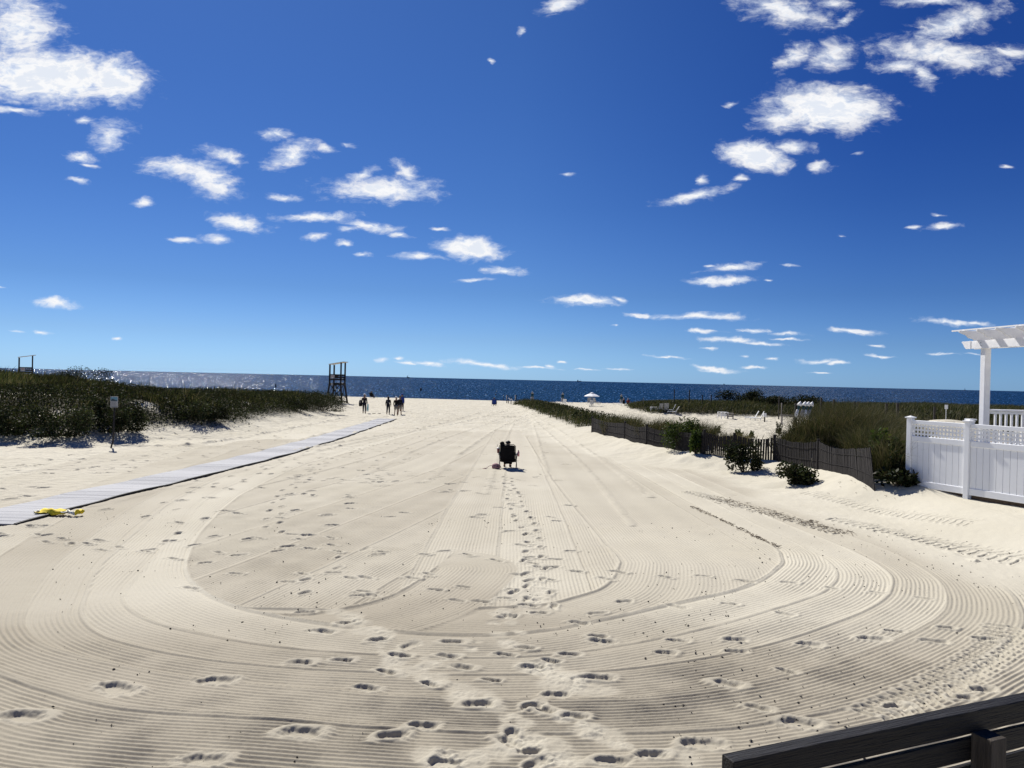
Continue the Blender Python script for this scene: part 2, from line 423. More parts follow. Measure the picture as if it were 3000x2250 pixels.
def dens_left(x, y):
    m = left_in(x, y); c = ss(m, 1.6, 3.4)
    bare = ss(fbm(x * .35 + 9, y * .25, 3), .12, .2)
    patch = np.exp(-(((x + 25.5) / 3.2) ** 2 + ((y - 38.5) / 1.0) ** 2))
    return np.clip(c * (1 - .85 * bare * (1 - ss(m, 4, 9))) * (1 - patch * 1.1), 0, 1) * (.35 + .65 * np.clip(60 / y, 0, 1))
def dens_strip(x, y):
    t = x - np.interp(y, FY, FX)
    w = 2.4 + .6 * ss(y, 60, 90); f = ss(t, np.where(y < 46, .25, -.3), np.where(y < 46, .8, .5)) * (1 - ss(t, w, w + 1.0)) * (y < 104) * (y > 24)
    gap = np.where(y < 46, ss(fbm(x * .5, y * .5, 2), -.1, .08), 1)
    return f * gap


def build_ground():
    uf = np.linspace(-.74, .74, 1700)
    gr = .74 * 1.045 ** np.arange(1, 62)
    u = np.concatenate([-gr[::-1], uf, gr])
    ys = [-2.4]
    while ys[-1] < 4.6: ys.append(ys[-1] + .12)
    while ys[-1] < 172:
        y = ys[-1]; ys.append(y + min(max(y * y / (3 * 768 * (2.1 if y < 11 else 2.1 + (y - 11) * .7 if y < 20 else 8.4)), .009), .8 if y > 90 else .35))
    ys = np.array(ys); nu, ny = len(u), len(ys)
    Y = np.repeat(ys[:, None], nu, 1); X = (Y + 3) * u[None, :]
    Z = H(X, Y)
    dyr = np.gradient(ys)
    # ---- rake pattern
    PIT = .060
    RK = np.zeros_like(X); DAMP_SHADE = np.zeros_like(X); COV = np.zeros_like(X)
    wobble = fbm(X * .9, Y * .9, 3)
    jit = fbm(X * 3, Y * 3, 2)
    seed = [0]
    lowmask = (1 - ss(Y + .35 * np.abs(X + .5), 9.0, 12.0)) * (1 - .6 * ss(X, 2.5, 6))  # near sand: shade of the crosswise grooves painted in as darker tone
    grit = fbm(X * 13, Y * 13, 3, .6)

    def smooth_path(pts, n=10):
        P = [np.array(p, float) for p in pts]; P = [2 * P[0] - P[1]] + P + [2 * P[-1] - P[-2]]; out = []
        for i in range(1, len(P) - 2):
            for k in range(n):
                t = k / n; a, b, c, d = P[i - 1:i + 3]
                out.append(.5 * (2 * b + (c - a) * t + (2 * a - 5 * b + 4 * c - d) * t * t + (3 * b - a - 3 * c + d) * t ** 3))
        out.append(P[-2]); return out

    def stroke(pts, w, side, amp=.0082, ridge=.014, damp_shade=0.0, far=None):
        """side=+1: swath lies to the left of the travel direction; pts = its inner edge"""
        seed[0] += 1
        path = smooth_path(pts)
        best = np.full(X.shape, 1e9, np.float32); sg = np.zeros(X.shape, np.float32)
        for a, b in zip(path[:-1], path[1:]):
            y0, y1 = min(a[1], b[1]) - w - .3, max(a[1], b[1]) + w + .3
            x0, x1 = min(a[0], b[0]) - w - .3, max(a[0], b[0]) + w + .3
            r0, r1 = np.searchsorted(ys, [y0, y1])
            if r1 <= r0: continue
            ya, yb = ys[r0], ys[r1 - 1]
            cands = [x0 / (ya + 3), x0 / (yb + 3), x1 / (ya + 3), x1 / (yb + 3)]
            c0, c1 = np.searchsorted(u, [min(cands), max(cands)])
            if c1 <= c0: continue
            sl_ = (slice(r0, r1), slice(c0, c1))
            xx, yy = X[sl_] - a[0], Y[sl_] - a[1]; d = b - a; L2 = d @ d + 1e-9
            t = np.clip((xx * d[0] + yy * d[1]) / L2, 0, 1)
            dx, dy = xx - t * d[0], yy - t * d[1]
            dist = np.sqrt(dx * dx + dy * dy); cr = d[0] * dy - d[1] * dx
            m = dist < best[sl_]
            best[sl_] = np.where(m, dist, best[sl_]); sg[sl_] = np.where(m, np.sign(cr), sg[sl_])
        s = best * sg * side
        s = np.where(best > 1e8, 1e6, s + wobble * .05)
        ins = (s > 0) & (s < w)
        ph = 2 * np.pi * s / PIT + seed[0] * 1.7
        # anti-alias: amplitude falls as the sampling gets coarse
        gy = np.abs(np.gradient(s, axis=0)); gx = np.abs(np.gradient(s, axis=1))
        k = np.clip(1.25 - np.maximum(gy, gx) / PIT * 2.0, 0, 1)
        prof = np.cos(ph); prof = np.where(prof > 0, prof, prof * .8)
        am = amp * (.75 + 1.0 * fbm(X * .5 + seed[0], Y * .5, 2)) * k
        band = .006 * np.cos(2 * np.pi * s / .72 + seed[0])
        new = am * prof * (1 + 1.3 * jit) + band + jit * .004 + grit * .003
        RK[ins] = new[ins]; COV[ins] = 1
        DAMP_SHADE[ins] = np.clip(.26 + damp_shade * 1.5 + .75 * lowmask[ins] + .4 * (fbm(X * .35 + 5 * seed[0], Y * .6, 3))[ins], 0, 1)  # damp raked sand plus groove shading put into the colour
        for off, hh in ((0.0, ridge), (w, ridge * .4)):
            q = (s - off); e = np.exp(-(q / .028) ** 2) * hh * (1 + 1.2 * jit)
            e -= np.exp(-((q - .075) / .04) ** 2) * hh * .45
            fade = np.clip(1.3 - np.maximum(gy, gx) / .11, 0, 1)
            near = np.abs(q) < .25
            RK[near] += (e * fade)[near]

    # straight passes of the interior
    for k, x0 in enumerate([-11.6, -10.2, -8.6, -7.0, -5.6, -4.2, -2.8]):
        stroke([(x0, 7.2), (x0 + 2.6, 17), (x0 + 5.0, 28), (x0 + 6.4, 44)], 1.75, -1, amp=.0085, ridge=.010, damp_shade=[.08, .15, .08, .18, .27, .17, .2][k])
    for k, (x0, x1) in enumerate([(-1.5, -1.0), (-.2, -.1), (1.2, .9), (2.6, 2.0), (4.0, 3.0), (5.4, 4.0)]):
        stroke([(x0, 7.2), (x0 * .9 + x1 * .1, 17), ((x0 + x1) / 2, 28), (x1, 46)], 1.5, -1, amp=.009, ridge=.010, damp_shade=[.08, .0, .10, .0, .08, .0][k])
    stroke([(.8, 42), (1.2, 25), (1.7, 15.3), (1.85, 13.2), (1.8, 12.5), (1.46, 11.3), (1.0, 10.7), (.3, 10.2), (-1.5, 9.9), (-3.6, 9.8)], 2.6, 1, ridge=.02, damp_shade=.1)
    stroke([(-1.15, 12.1), (-1.3, 11.4), (-1.6, 10.5), (-2.1, 9.9), (-2.8, 9.6), (-3.8, 9.6)], 1.3, 1, ridge=.018, damp_shade=.2)
    US = [
     [(-3.6, 62), (-5.4, 44), (-6.8, 29), (-6.7, 20), (-5.9, 15), (-5.2, 12.5), (-4.5, 11), (-3.5, 9.9), (-2.2, 9.3), (-.8, 9.0), (.4, 9.2), (2.2, 10.4), (3.6, 11.5), (4.4, 12.6), (4.75, 13.4), (4.9, 14.6), (4.6, 18.1), (4.2, 25), (3.7, 33), (2.9, 50)],
     [(-8.0, 34), (-7.4, 20), (-6.2, 14.5), (-5.5, 11.6), (-5.0, 10), (-3.9, 9.0), (-2.2, 8.4), (0, 8.3), (1.6, 8.9), (3.2, 10), (4.9, 11.6), (5.5, 13.5), (5.3, 17), (4.9, 25), (4.2, 40)],
     [(-9.0, 34), (-8.1, 20), (-6.6, 13), (-5.6, 10.2), (-4.9, 9), (-3.8, 8.25), (-2.2, 7.85), (0, 7.8), (2, 8.3), (4, 9.6), (5.7, 11.4), (6.3, 13.5), (5.9, 18), (5.2, 30)],
     [(-10, 34), (-8.8, 20), (-7.3, 13), (-6.2, 10), (-5.2, 8.5), (-3.6, 7.7), (-2, 7.35), (0, 7.2), (2, 7.5), (4.2, 8.8), (6.2, 10.8), (7, 13.5), (6.6, 18), (5.7, 30)],
     [(-10.8, 30), (-9.4, 18), (-8.0, 12), (-6.4, 8.7), (-4, 7.05), (-2, 6.7), (0, 6.55), (2.2, 6.8), (4.5, 8), (6.9, 10.3), (7.9, 13.5), (7.3, 18), (6.4, 28)],
     [(-12.4, 30), (-10.6, 18), (-9.0, 11), (-7.0, 7.2), (-4, 5.6), (0, 4.6), (3, 5.2), (5.6, 7.2), (7.9, 9.8), (8.8, 13.5), (8.0, 18)],
    ]
    for i, p in enumerate(US):
        stroke(p, [2.3, 2.3, 2.2, 2.2, 2.4, 2.6][i], -1, amp=.0086, ridge=[.020, .010, .017, .008, .012, .008][i], damp_shade=[-.07, -.03, .12, .25, .12, .0][i])
    # right edge of the raked ground melts into soft drifted sand
    fxr = np.interp(Y, FY, FX)
    soft = ss(X - (fxr - 3.6 + .8 * fbm(X * .5, Y * .5, 2) * 2), 0, 1.2) * (1 - ss(-Y, -13, -9) * 1.0)
    soft = np.maximum(soft, ss(X, 8.6, 9.4))
    RK *= (1 - soft); DAMP_SHADE *= (1 - soft)
    Z += RK
    # ---- long windrows farther off
    def windrow(pts, h, wd):
        path = smooth_path(pts, 14)
        for a, b in zip(path[:-1], path[1:]):
            y0, y1 = min(a[1], b[1]) - 1, max(a[1], b[1]) + 1
            r0, r1 = np.searchsorted(ys, [y0, y1]);
            if r1 <= r0: continue
            sl_ = slice(r0, r1); d = b - a; L = math.hypot(*d) + 1e-9
            xx, yy = X[sl_] - a[0], Y[sl_] - a[1]
            t = (xx * d[0] + yy * d[1]) / L; dist = np.abs(xx * d[1] - yy * d[0]) / L
            m = (t >= 0) & (t < L) & (dist < wd * 3)
            Z[sl_][m] += (1.5 * h * np.exp(-(dist / wd) ** 2) * (.6 + 1.6 * jit[sl_]))[m]
    for pts, h, wd in [
        ([(-12, 12), (-10, 22), (-7.5, 36), (-5, 52), (-3, 78)], .05, .14), ([(-9.5, 14), (-8.3, 24), (-6.6, 38), (-3.4, 58), (-.5, 84)], .045, .14),
        ([(-4.5, 22), (-3.6, 36), (-2.0, 52), (1, 80)], .035, .1), ([(-2.4, 22), (-1.8, 34), (-.6, 52), (1.4, 70)], .035, .1),
        ([(-.6, 20), (-.4, 34), (.2, 56)], .03, .08), ([(1.2, 24), (1.4, 40), (1.6, 56)], .03, .08),
        ([(2.6, 16), (2.6, 28), (2.2, 45), (1.6, 66)], .04, .08), ([(3.7, 20), (3.5, 30), (2.7, 50), (1.4, 76)], .035, .1),
        ([(-24, 22), (-18, 25), (-12.5, 26.5)], .05, .16), ([(-25, 25), (-18, 27.2), (-14.5, 28)], .04, .14), ([(-22, 19), (-16.5, 21.5), (-13, 23.5)], .04, .14),
        ([(-25, 29.6), (-20, 30), (-15, 30.5), (-13, 33), (-12.6, 44), (-12.8, 60)], .07, .14), ([(-16, 13), (-14.6, 20), (-12.6, 30)], .05, .14),
        ([(-6, 84), (0, 78), (4, 74), (2.6, 70), (-3, 66)], .05, .3), ([(-1, 96), (1.2, 88), (1.8, 80), (0, 76)], .04, .25),
        ([(8.2, 13.4), (7.6, 16.5), (6.6, 19.5), (5.2, 23)], .03, .06)]:
        windrow(pts, h, wd)
    # ---- footprints
    def foot(x, y, ang, L=.30, Wd=.12, dep=.034):
        r0, r1 = np.searchsorted(ys, [y - .5, y + .5]); c = x / (y + 3)
        du = .5 / (y + 3); c0, c1 = np.searchsorted(u, [c - du, c + du])
        if r1 <= r0 or c1 <= c0: return
        sl_ = (slice(r0, r1), slice(c0, c1))
        xx, yy = X[sl_] - x, Y[sl_] - y
        a = xx * math.cos(ang) + yy * math.sin(ang); b = -xx * math.sin(ang) + yy * math.cos(ang)
        b = b + .02 * np.sin(a / L * 5)
        wd = Wd * (1 + .25 * a / L)
        q = np.sqrt((a / (L / 2)) ** 2 + (b / (wd / 2)) ** 2) + jit[sl_] * .5
        q2 = np.sqrt((a / (L * .66)) ** 2 + (b / (wd * .78)) ** 2)
        hf = grit[sl_]
        q = q + hf * .35 + .14 * np.exp(-((a / L - .02) / .10) ** 2)
        cut = 1 - ss(q, .55, 1.06)
        flat_ = 1 - ss(q2, .8, 1.25)
        Zs = Z[sl_]; rk = RK[sl_]
        Zs -= rk * flat_ * .9; RK[sl_] = rk * (1 - flat_ * .9)
        Zs -= dep * cut * (1 + .35 * np.sign(math.cos(ang * 3 + x)) * a / L * 1.6) 
        Zs += flat_ * hf * .012
        Zs += dep * .42 * np.exp(-((q - 1.3) / .3) ** 2) * (1 + 3.0 * jit[sl_] + 1.5 * hf)
        DAMP_SHADE[sl_] = np.clip(DAMP_SHADE[sl_] * (1 - .25 * flat_), 0, 1)
    rf = random.Random(3)
    # big near ones, positions read off in the 2212-wide view
    near = [(255,1488,-12,.5),(470,1470,10,.42),(55,1548,6,.48),(650,1583,8,.46),(845,1590,28,.36),(915,1568,20,.3),(1100,1607,-30,.36),(1140,1625,20,.3),(440,1642,18,.42),(960,1646,10,.3),
     (1315,1645,0,.34),(1640,1530,-20,.3),(1730,1562,-10,.42),(1515,1607,8,.42),(1570,1478,-18,.4),(1000,1443,0,.34),(650,1432,10,.36),(740,1428,8,.3),(860,1417,0,.34),(980,1388,4,.36),
     (795,1487,-10,.3),(835,1453,-8,.3),(1030,1522,18,.4),(1170,1532,-30,.36),(1200,1500,22,.3),(1290,1465,14,.4),(1150,1440,8,.3),(1300,1385,0,.36),(1440,1410,0,.3),(1590,1382,3,.34),(1590,1408,3,.3),
     (1750,1392,-6,.36),(1885,1380,0,.4),(1930,1365,0,.3),(2020,1385,-6,.36),(2045,1357,-3,.3),(2125,1381,-4,.34),(1700,1450,-20,.26),(1135,1400,0,.3),(1190,1428,-8,.26),(1230,1415,0,.3),(1090,1415,0,.28),
     (1465,1385,-6,.3),(1110,1275,0,.26),(1090,1292,0,.26),(1100,1330,10,.28),(1165,1325,15,.3),(1250,1345,-6,.3),(1040,1300,0,.3),(1140,1308,-8,.3),(940,1275,0,.3),(1000,1268,0,.26),
     (1940,1527,10,.34),(2120,1490,10,.34),(2075,1508,5,.3),(700,1365,0,.36),(660,1322,0,.3),(1290,1375,0,.3),(1150,1525,40,.3),(930,1480,-20,.26),(1060,1470,0,.25)]
    for (a, b, an, L) in near:
        p = flat(a * 1.356, b * 1.356); foot(p.x, p.y, R(an) + rf.uniform(-.15, .15), L * .86, .145 * L / .34, .032)
    def track(pts, step=.62, wide=.13, dep=.028, L=.28):
        P = [flat(a * 1.356, b * 1.356) for a, b in pts]; s = 0; k = 0
        for a, b in zip(P[:-1], P[1:]):
            d = (b - a); L_ = d.length
            if L_ < .1: continue
            d /= L_; n = Vector((-d.y, d.x, 0))
            while s < L_:
                q = a + d * s + n * (wide * (1 if k % 2 else -1) + rf.uniform(-.05, .05))
                foot(q.x, q.y, math.atan2(d.y, d.x) + rf.uniform(-.2, .2), L * rf.uniform(.85, 1.1), .12, dep * rf.uniform(.7, 1.2))
                s += step * rf.uniform(.85, 1.15); k += 1
            s -= L_
    track([(1170, 1310), (1155, 1230), (1150, 1160), (1125, 1110), (1105, 1060), (1095, 1030)], .36, .14, .030)
    track([(1085, 985), (1080, 955), (1055, 920), (1040, 900)], .5)
    track([(1045, 1014), (940, 1018), (830, 1022), (640, 1045)], .66)
    track([(440, 1215), (620, 1185), (830, 1195), (990, 1200), (1060, 1208), (1230, 1232), (1330, 1236), (1440, 1245), (1530, 1247), (1640, 1258), (1760, 1265), (1880, 1280), (2060, 1297)], .68, .05)
    track([(590, 1150), (600, 1080), (700, 1000), (800, 965), (900, 915), (960, 890)], .5)
    track([(640, 1280), (720, 1225), (780, 1180), (560, 1160), (480, 1160), (330, 1190), (130, 1160)], .7)
    track([(880, 1255), (760, 1240), (700, 1245), (620, 1230)], .6)
    track([(1280, 1320), (1400, 1300), (1500, 1310), (1620, 1312), (1760, 1330)], .7)
    track([(860, 960), (960, 905), (1040, 895)], .7); track([(350, 1100), (500, 1040), (650, 975), (760, 930), (840, 905)], .8, .3)
    track([(20, 1150), (160, 1178), (260, 1190), (400, 1205)], .7)
    for k in range(620):       # scattered prints on both sides of the mat
        a = rf.uniform(-15.5, -3.5); b = 10 + rf.random() ** 1.1 * 62
        if b < 13 and a > -8: continue
        foot(a, b, rf.uniform(0, 3.1), .29, .14, .045)
    for k in range(140): foot(rf.uniform(-9, 2.2), rf.uniform(20, 72), rf.uniform(0, 3.1), .29, .14, .04)
    for k in range(60):
        foot(rf.uniform(-5, 1.5), rf.uniform(10, 24), rf.uniform(-.6, .6), .27, .12, .026)
    def scuff(x, y, r):
        r0, r1 = np.searchsorted(ys, [y - 2 * r, y + 2 * r]); c0, c1 = np.searchsorted(u, [(x - 2 * r) / (y + 3), (x + 2 * r) / (y + 3)])
        if r1 <= r0 or c1 <= c0: return
        sl_ = (slice(r0, r1), slice(c0, c1)); q = np.sqrt((X[sl_] - x) ** 2 + (Y[sl_] - y) ** 2) / r + jit[sl_] * 1.2
        m_ = 1 - ss(q, .5, 1.1); k_ = RK[sl_] * m_ * .85
        Z[sl_] -= k_; RK[sl_] -= k_; Z[sl_] += m_ * (.016 * grit[sl_] + rf.uniform(-.006, .008)); DAMP_SHADE[sl_] *= (1 - .3 * m_)
    def scuffs(pts, r=.16):
        P = [flat(a * 1.356, b * 1.356) for a, b in pts]
        for a, b in zip(P[:-1], P[1:]):
            L_ = (b - a).length; n_ = max(1, int(L_ / .11))
            for k in range(n_):
                q = a.lerp(b, k / n_); scuff(q.x + rf.gauss(0, .10), q.y + rf.gauss(0, .07), r * rf.uniform(.5, 1.3))
                if rf.random() < .12: foot(q.x + rf.gauss(0, .15), q.y + rf.gauss(0, .1), rf.uniform(0, 3.1), .28, .14, .028)
    scuffs([(750, 1322), (800, 1365), (830, 1410), (870, 1455), (960, 1490), (1060, 1530), (1150, 1600), (1190, 1659)])
    scuffs([(1150, 1285), (1100, 1340), (1080, 1390), (1000, 1410), (900, 1440)], .13); scuffs([(1170, 1310), (1155, 1230), (1150, 1160), (1125, 1110), (1105, 1060)], .12)
    scuffs([(1150, 1440), (1250, 1480), (1300, 1500)], .2); scuffs([(690, 1365), (720, 1362)], .15); scuffs([(1000, 1640), (1150, 1655), (1330, 1650)], .2); scuffs([(1180, 1540), (1300, 1590), (1500, 1640)], .14)
    # tyre treads along the right edge of the raked oval
    def treads(pts, wd=.42, pitch=.16, dep=.035):
        path = smooth_path(pts, 40); acc = 0
        P = [Vector((p[0], p[1])) for p in path]
        for a, b in zip(P[:-1], P[1:]):
            acc += (b - a).length
            if acc < pitch: continue
            acc = 0; d = (b - a).normalized()
            for sgn in (-1, 1):
                q = a + Vector((-d.y, d.x)) * sgn * wd * .27
                foot(q.x, q.y, math.atan2(d.y, d.x) + math.pi / 2 + .35 * sgn, wd * .6, .07, dep * .6)
    treads([(3.3, 6.9), (4.6, 7.9), (5.8, 9.0), (6.4, 9.8)]); treads([(9.0, 13.2), (8.3, 15.2), (7.4, 17.6), (8.4, 19.4)][:3], .6)
    treads([(6.9, 15.6), (6.0, 18.5), (4.9, 21.5)], .5); treads([(9.6, 15.8), (8.7, 19.2), (8.2, 21.2)], .4, dep=.022)
    # sand drifted against and over the mat's edges
    le = [flat(*p_) for p_ in [(0, 1542), (235, 1478), (420, 1432), (600, 1390), (850, 1327), (1000, 1278), (1163, 1217)]]
    ex = np.interp(Y, [p_.y for p_ in le], [p_.x for p_ in le]); mk = (Y > 9) & (Y < 66)
    dr = fbm(X * .8 + 5, Y * .5, 3) + .3 * grit
    Z += mk * (np.exp(-((X - ex) / .16) ** 2) * .22 * np.clip(dr - .03, 0, 1) + np.exp(-((X - ex + 1.34) / .2) ** 2) * (.04 + .24 * np.clip(dr, 0, 1)))
    # ---- trampled far beach and general roughness
    far = ss(Y, 38, 62) * (1 - ss(Y, 134, 140))
    out = np.clip(1 - COV, 0, 1)
    side = ss(-X, 8, 13) * ss(Y, 12, 16)
    tr = fbm(X * 1.5, Y * 1.5, 3)
    Z += far * .16 * tr
    Z += (out * .012 + side * .03) * fbm(X * 4.1, Y * 4.1, 3)
    rb = ss(X - np.interp(Y, FY, FX), 2.5, 5) * ss(Y, 30, 40)
    Z += rb * .12 * tr
    Z += .003 * fbm(X * 30, Y * 30, 2) * (Y < 18)
    Z += soft * (.03 * fbm(X * 1.8, Y * 1.2, 3) + .01 * fbm(X * 9, Y * 5, 2))
    near_ = (Y < 30) & (X < 8); Z[near_] = np.maximum(Z[near_], (H(X, Y) - .032 + .014 * jit + .006 * grit)[near_])
    hb_ = H(X, Y); up_ = Z - hb_; Z = np.where(near_ & (up_ > .014), hb_ + .014 + (up_ - .014) * .22, Z)
    DAMP_SHADE += .35 * far * (tr + .15)
    LIT = np.zeros_like(X)
    LI = left_in(X, Y)
    slope = ss(LI, .3, 1.6) * (1 - ss(LI, 5, 8)) * ss(fbm(X * .45 + 2, Y * .45, 3), -.24, -.10) * .96
    LIT = np.maximum(ss(left_in(X, Y), 1.8, 3.8) * ss(dens_left(X, Y) / (.35 + .65 * np.clip(60 / np.maximum(Y, 1), 0, 1)), .35, .7), ss(right_in(X, Y), .3, 1.5))
    LIT = np.maximum(LIT, slope)
    LIT = np.maximum(LIT, dens_strip(X, Y) * .75 * (Y > 43))
    me = bpy.data.meshes.new('sand')
    nv = nu * ny; me.vertices.add(nv)
    co = np.empty((nv, 3), np.float32); co[:, 0] = X.ravel(); co[:, 1] = Y.ravel(); co[:, 2] = Z.ravel()
    me.vertices.foreach_set('co', co.ravel())
    idx = np.arange(nv).reshape(ny, nu)
    q = np.stack([idx[:-1, :-1], idx[:-1, 1:], idx[1:, 1:], idx[1:, :-1]], -1).reshape(-1)
    nf = (nu - 1) * (ny - 1)
    me.loops.add(nf * 4); me.polygons.add(nf)
    me.loops.foreach_set('vertex_index', q.astype(np.int32))
    me.polygons.foreach_set('loop_start', np.arange(0, nf * 4, 4, dtype=np.int32))
    me.update(calc_edges=True)
    me.polygons.foreach_set('use_smooth', np.ones(nf, bool))
    ro = np.clip(far * 1.0 + side * .6 + rb * 1.0 + out * .12, 0, 1)
    at3 = me.attributes.new('trodden', 'FLOAT', 'POINT'); at3.data.foreach_set('value', ro.ravel().astype(np.float32))
    at_ = me.attributes.new('damp_shade', 'FLOAT', 'POINT'); at_.data.foreach_set('value', np.clip(DAMP_SHADE, 0, 1).ravel().astype(np.float32))
    at2 = me.attributes.new('litter', 'FLOAT', 'POINT'); at2.data.foreach_set('value', np.clip(LIT, 0, 1).ravel().astype(np.float32))
    o = bpy.data.objects.new('sand', me); C.objects.link(o); tag(o, kind='structure')
    m = bpy.data.materials.new('sand'); m.use_nodes = True; nt = m.node_tree; b = nt.nodes['Principled BSDF']
    b.inputs['Roughness'].default_value = .92; b.inputs['Specular IOR Level'].default_value = .12
    tc = nt.nodes.new('ShaderNodeTexCoord'); V_ = tc.outputs['Object']
    n1 = N(nt, 'ShaderNodeTexNoise', inp={'Scale': .35, 'Detail': 6.0}); nt.links.new(V_, n1.inputs['Vector'])
    n2 = N(nt, 'ShaderNodeTexNoise', inp={'Scale': 160.0, 'Detail': 3.0, 'Roughness': .8}); nt.links.new(V_, n2.inputs['Vector'])
    n3 = N(nt, 'ShaderNodeTexNoise', inp={'Scale': 22.0, 'Detail': 4.0}); nt.links.new(V_, n3.inputs['Vector'])
    c1 = ramp(nt, n1.outputs[0], [(.3, (.495, .463, .375)), (.7, (.54, .508, .42))])
    c2 = ramp(nt, n2.outputs[0], [(.25, (.80, .80, .80)), (.55, (1, 1, 1)), (.8, (1.06, 1.06, 1.06))])
    mx = N(nt, 'ShaderNodeMix', data_type='RGBA', blend_type='MULTIPLY'); mx.inputs[0].default_value = 1
    nt.links.new(c1, mx.inputs[6]); nt.links.new(c2, mx.inputs[7])
    a = nt.nodes.new('ShaderNodeAttribute'); a.attribute_name = 'damp_shade'
    dm = N(nt, 'ShaderNodeMix', data_type='RGBA', blend_type='MIX'); nt.links.new(M(nt, 'MULTIPLY', a.outputs['Fac'], .9, clamp=True), dm.inputs[0])
    nt.links.new(mx.outputs[2], dm.inputs[6])
    dd = N(nt, 'ShaderNodeMix', data_type='RGBA', blend_type='MULTIPLY'); dd.inputs[0].default_value = 1; nt.links.new(mx.outputs[2], dd.inputs[6]); dd.inputs[7].default_value = (.62, .59, .56, 1)  # darker tone for damp sand and the painted groove shade
    nt.links.new(dd.outputs[2], dm.inputs[7])
    a2 = nt.nodes.new('ShaderNodeAttribute'); a2.attribute_name = 'litter'
    lm = N(nt, 'ShaderNodeMix', data_type='RGBA', blend_type='MIX'); nt.links.new(a2.outputs['Fac'], lm.inputs[0]); nt.links.new(dm.outputs[2], lm.inputs[6])
    lc = ramp(nt, n3.outputs[0], [(.3, (.022, .022, .012)), (.7, (.055, .048, .026))]); nt.links.new(lc, lm.inputs[7])
    nt.links.new(lm.outputs[2], b.inputs['Base Color'])
    bp = N(nt, 'ShaderNodeBump', inp={'Strength': .5, 'Distance': .006}); nt.links.new(M(nt, 'ADD', M(nt, 'MULTIPLY', n2.outputs[0], .5), n3.outputs[0]), bp.inputs['Height'])
    a3 = nt.nodes.new('ShaderNodeAttribute'); a3.attribute_name = 'trodden'
    n4 = N(nt, 'ShaderNodeTexNoise', inp={'Scale': 2.6, 'Detail': 3.0, 'Roughness': .6}); nt.links.new(V_, n4.inputs['Vector'])
    bp2 = N(nt, 'ShaderNodeBump', inp={'Strength': 1.0, 'Distance': .16}); nt.links.new(a3.outputs['Fac'], bp2.inputs['Strength'])
    nt.links.new(n4.outputs[0], bp2.inputs['Height']); nt.links.new(bp.outputs[0], bp2.inputs['Normal'])
    nt.links.new(bp2.outputs[0], b.inputs['Normal'])
    me.materials.append(m)
    return o


build_ground()

# seabed / far land sheet under everything
mb = MB(); mb.add([(-40000, -400, -7), (40000, -400, -7), (40000, 50000, -7), (-40000, 50000, -7)], [(0, 1, 2, 3)])
tag(mb.build('seabed', mat('seabed', (.25, .22, .18), .9)), kind='structure')


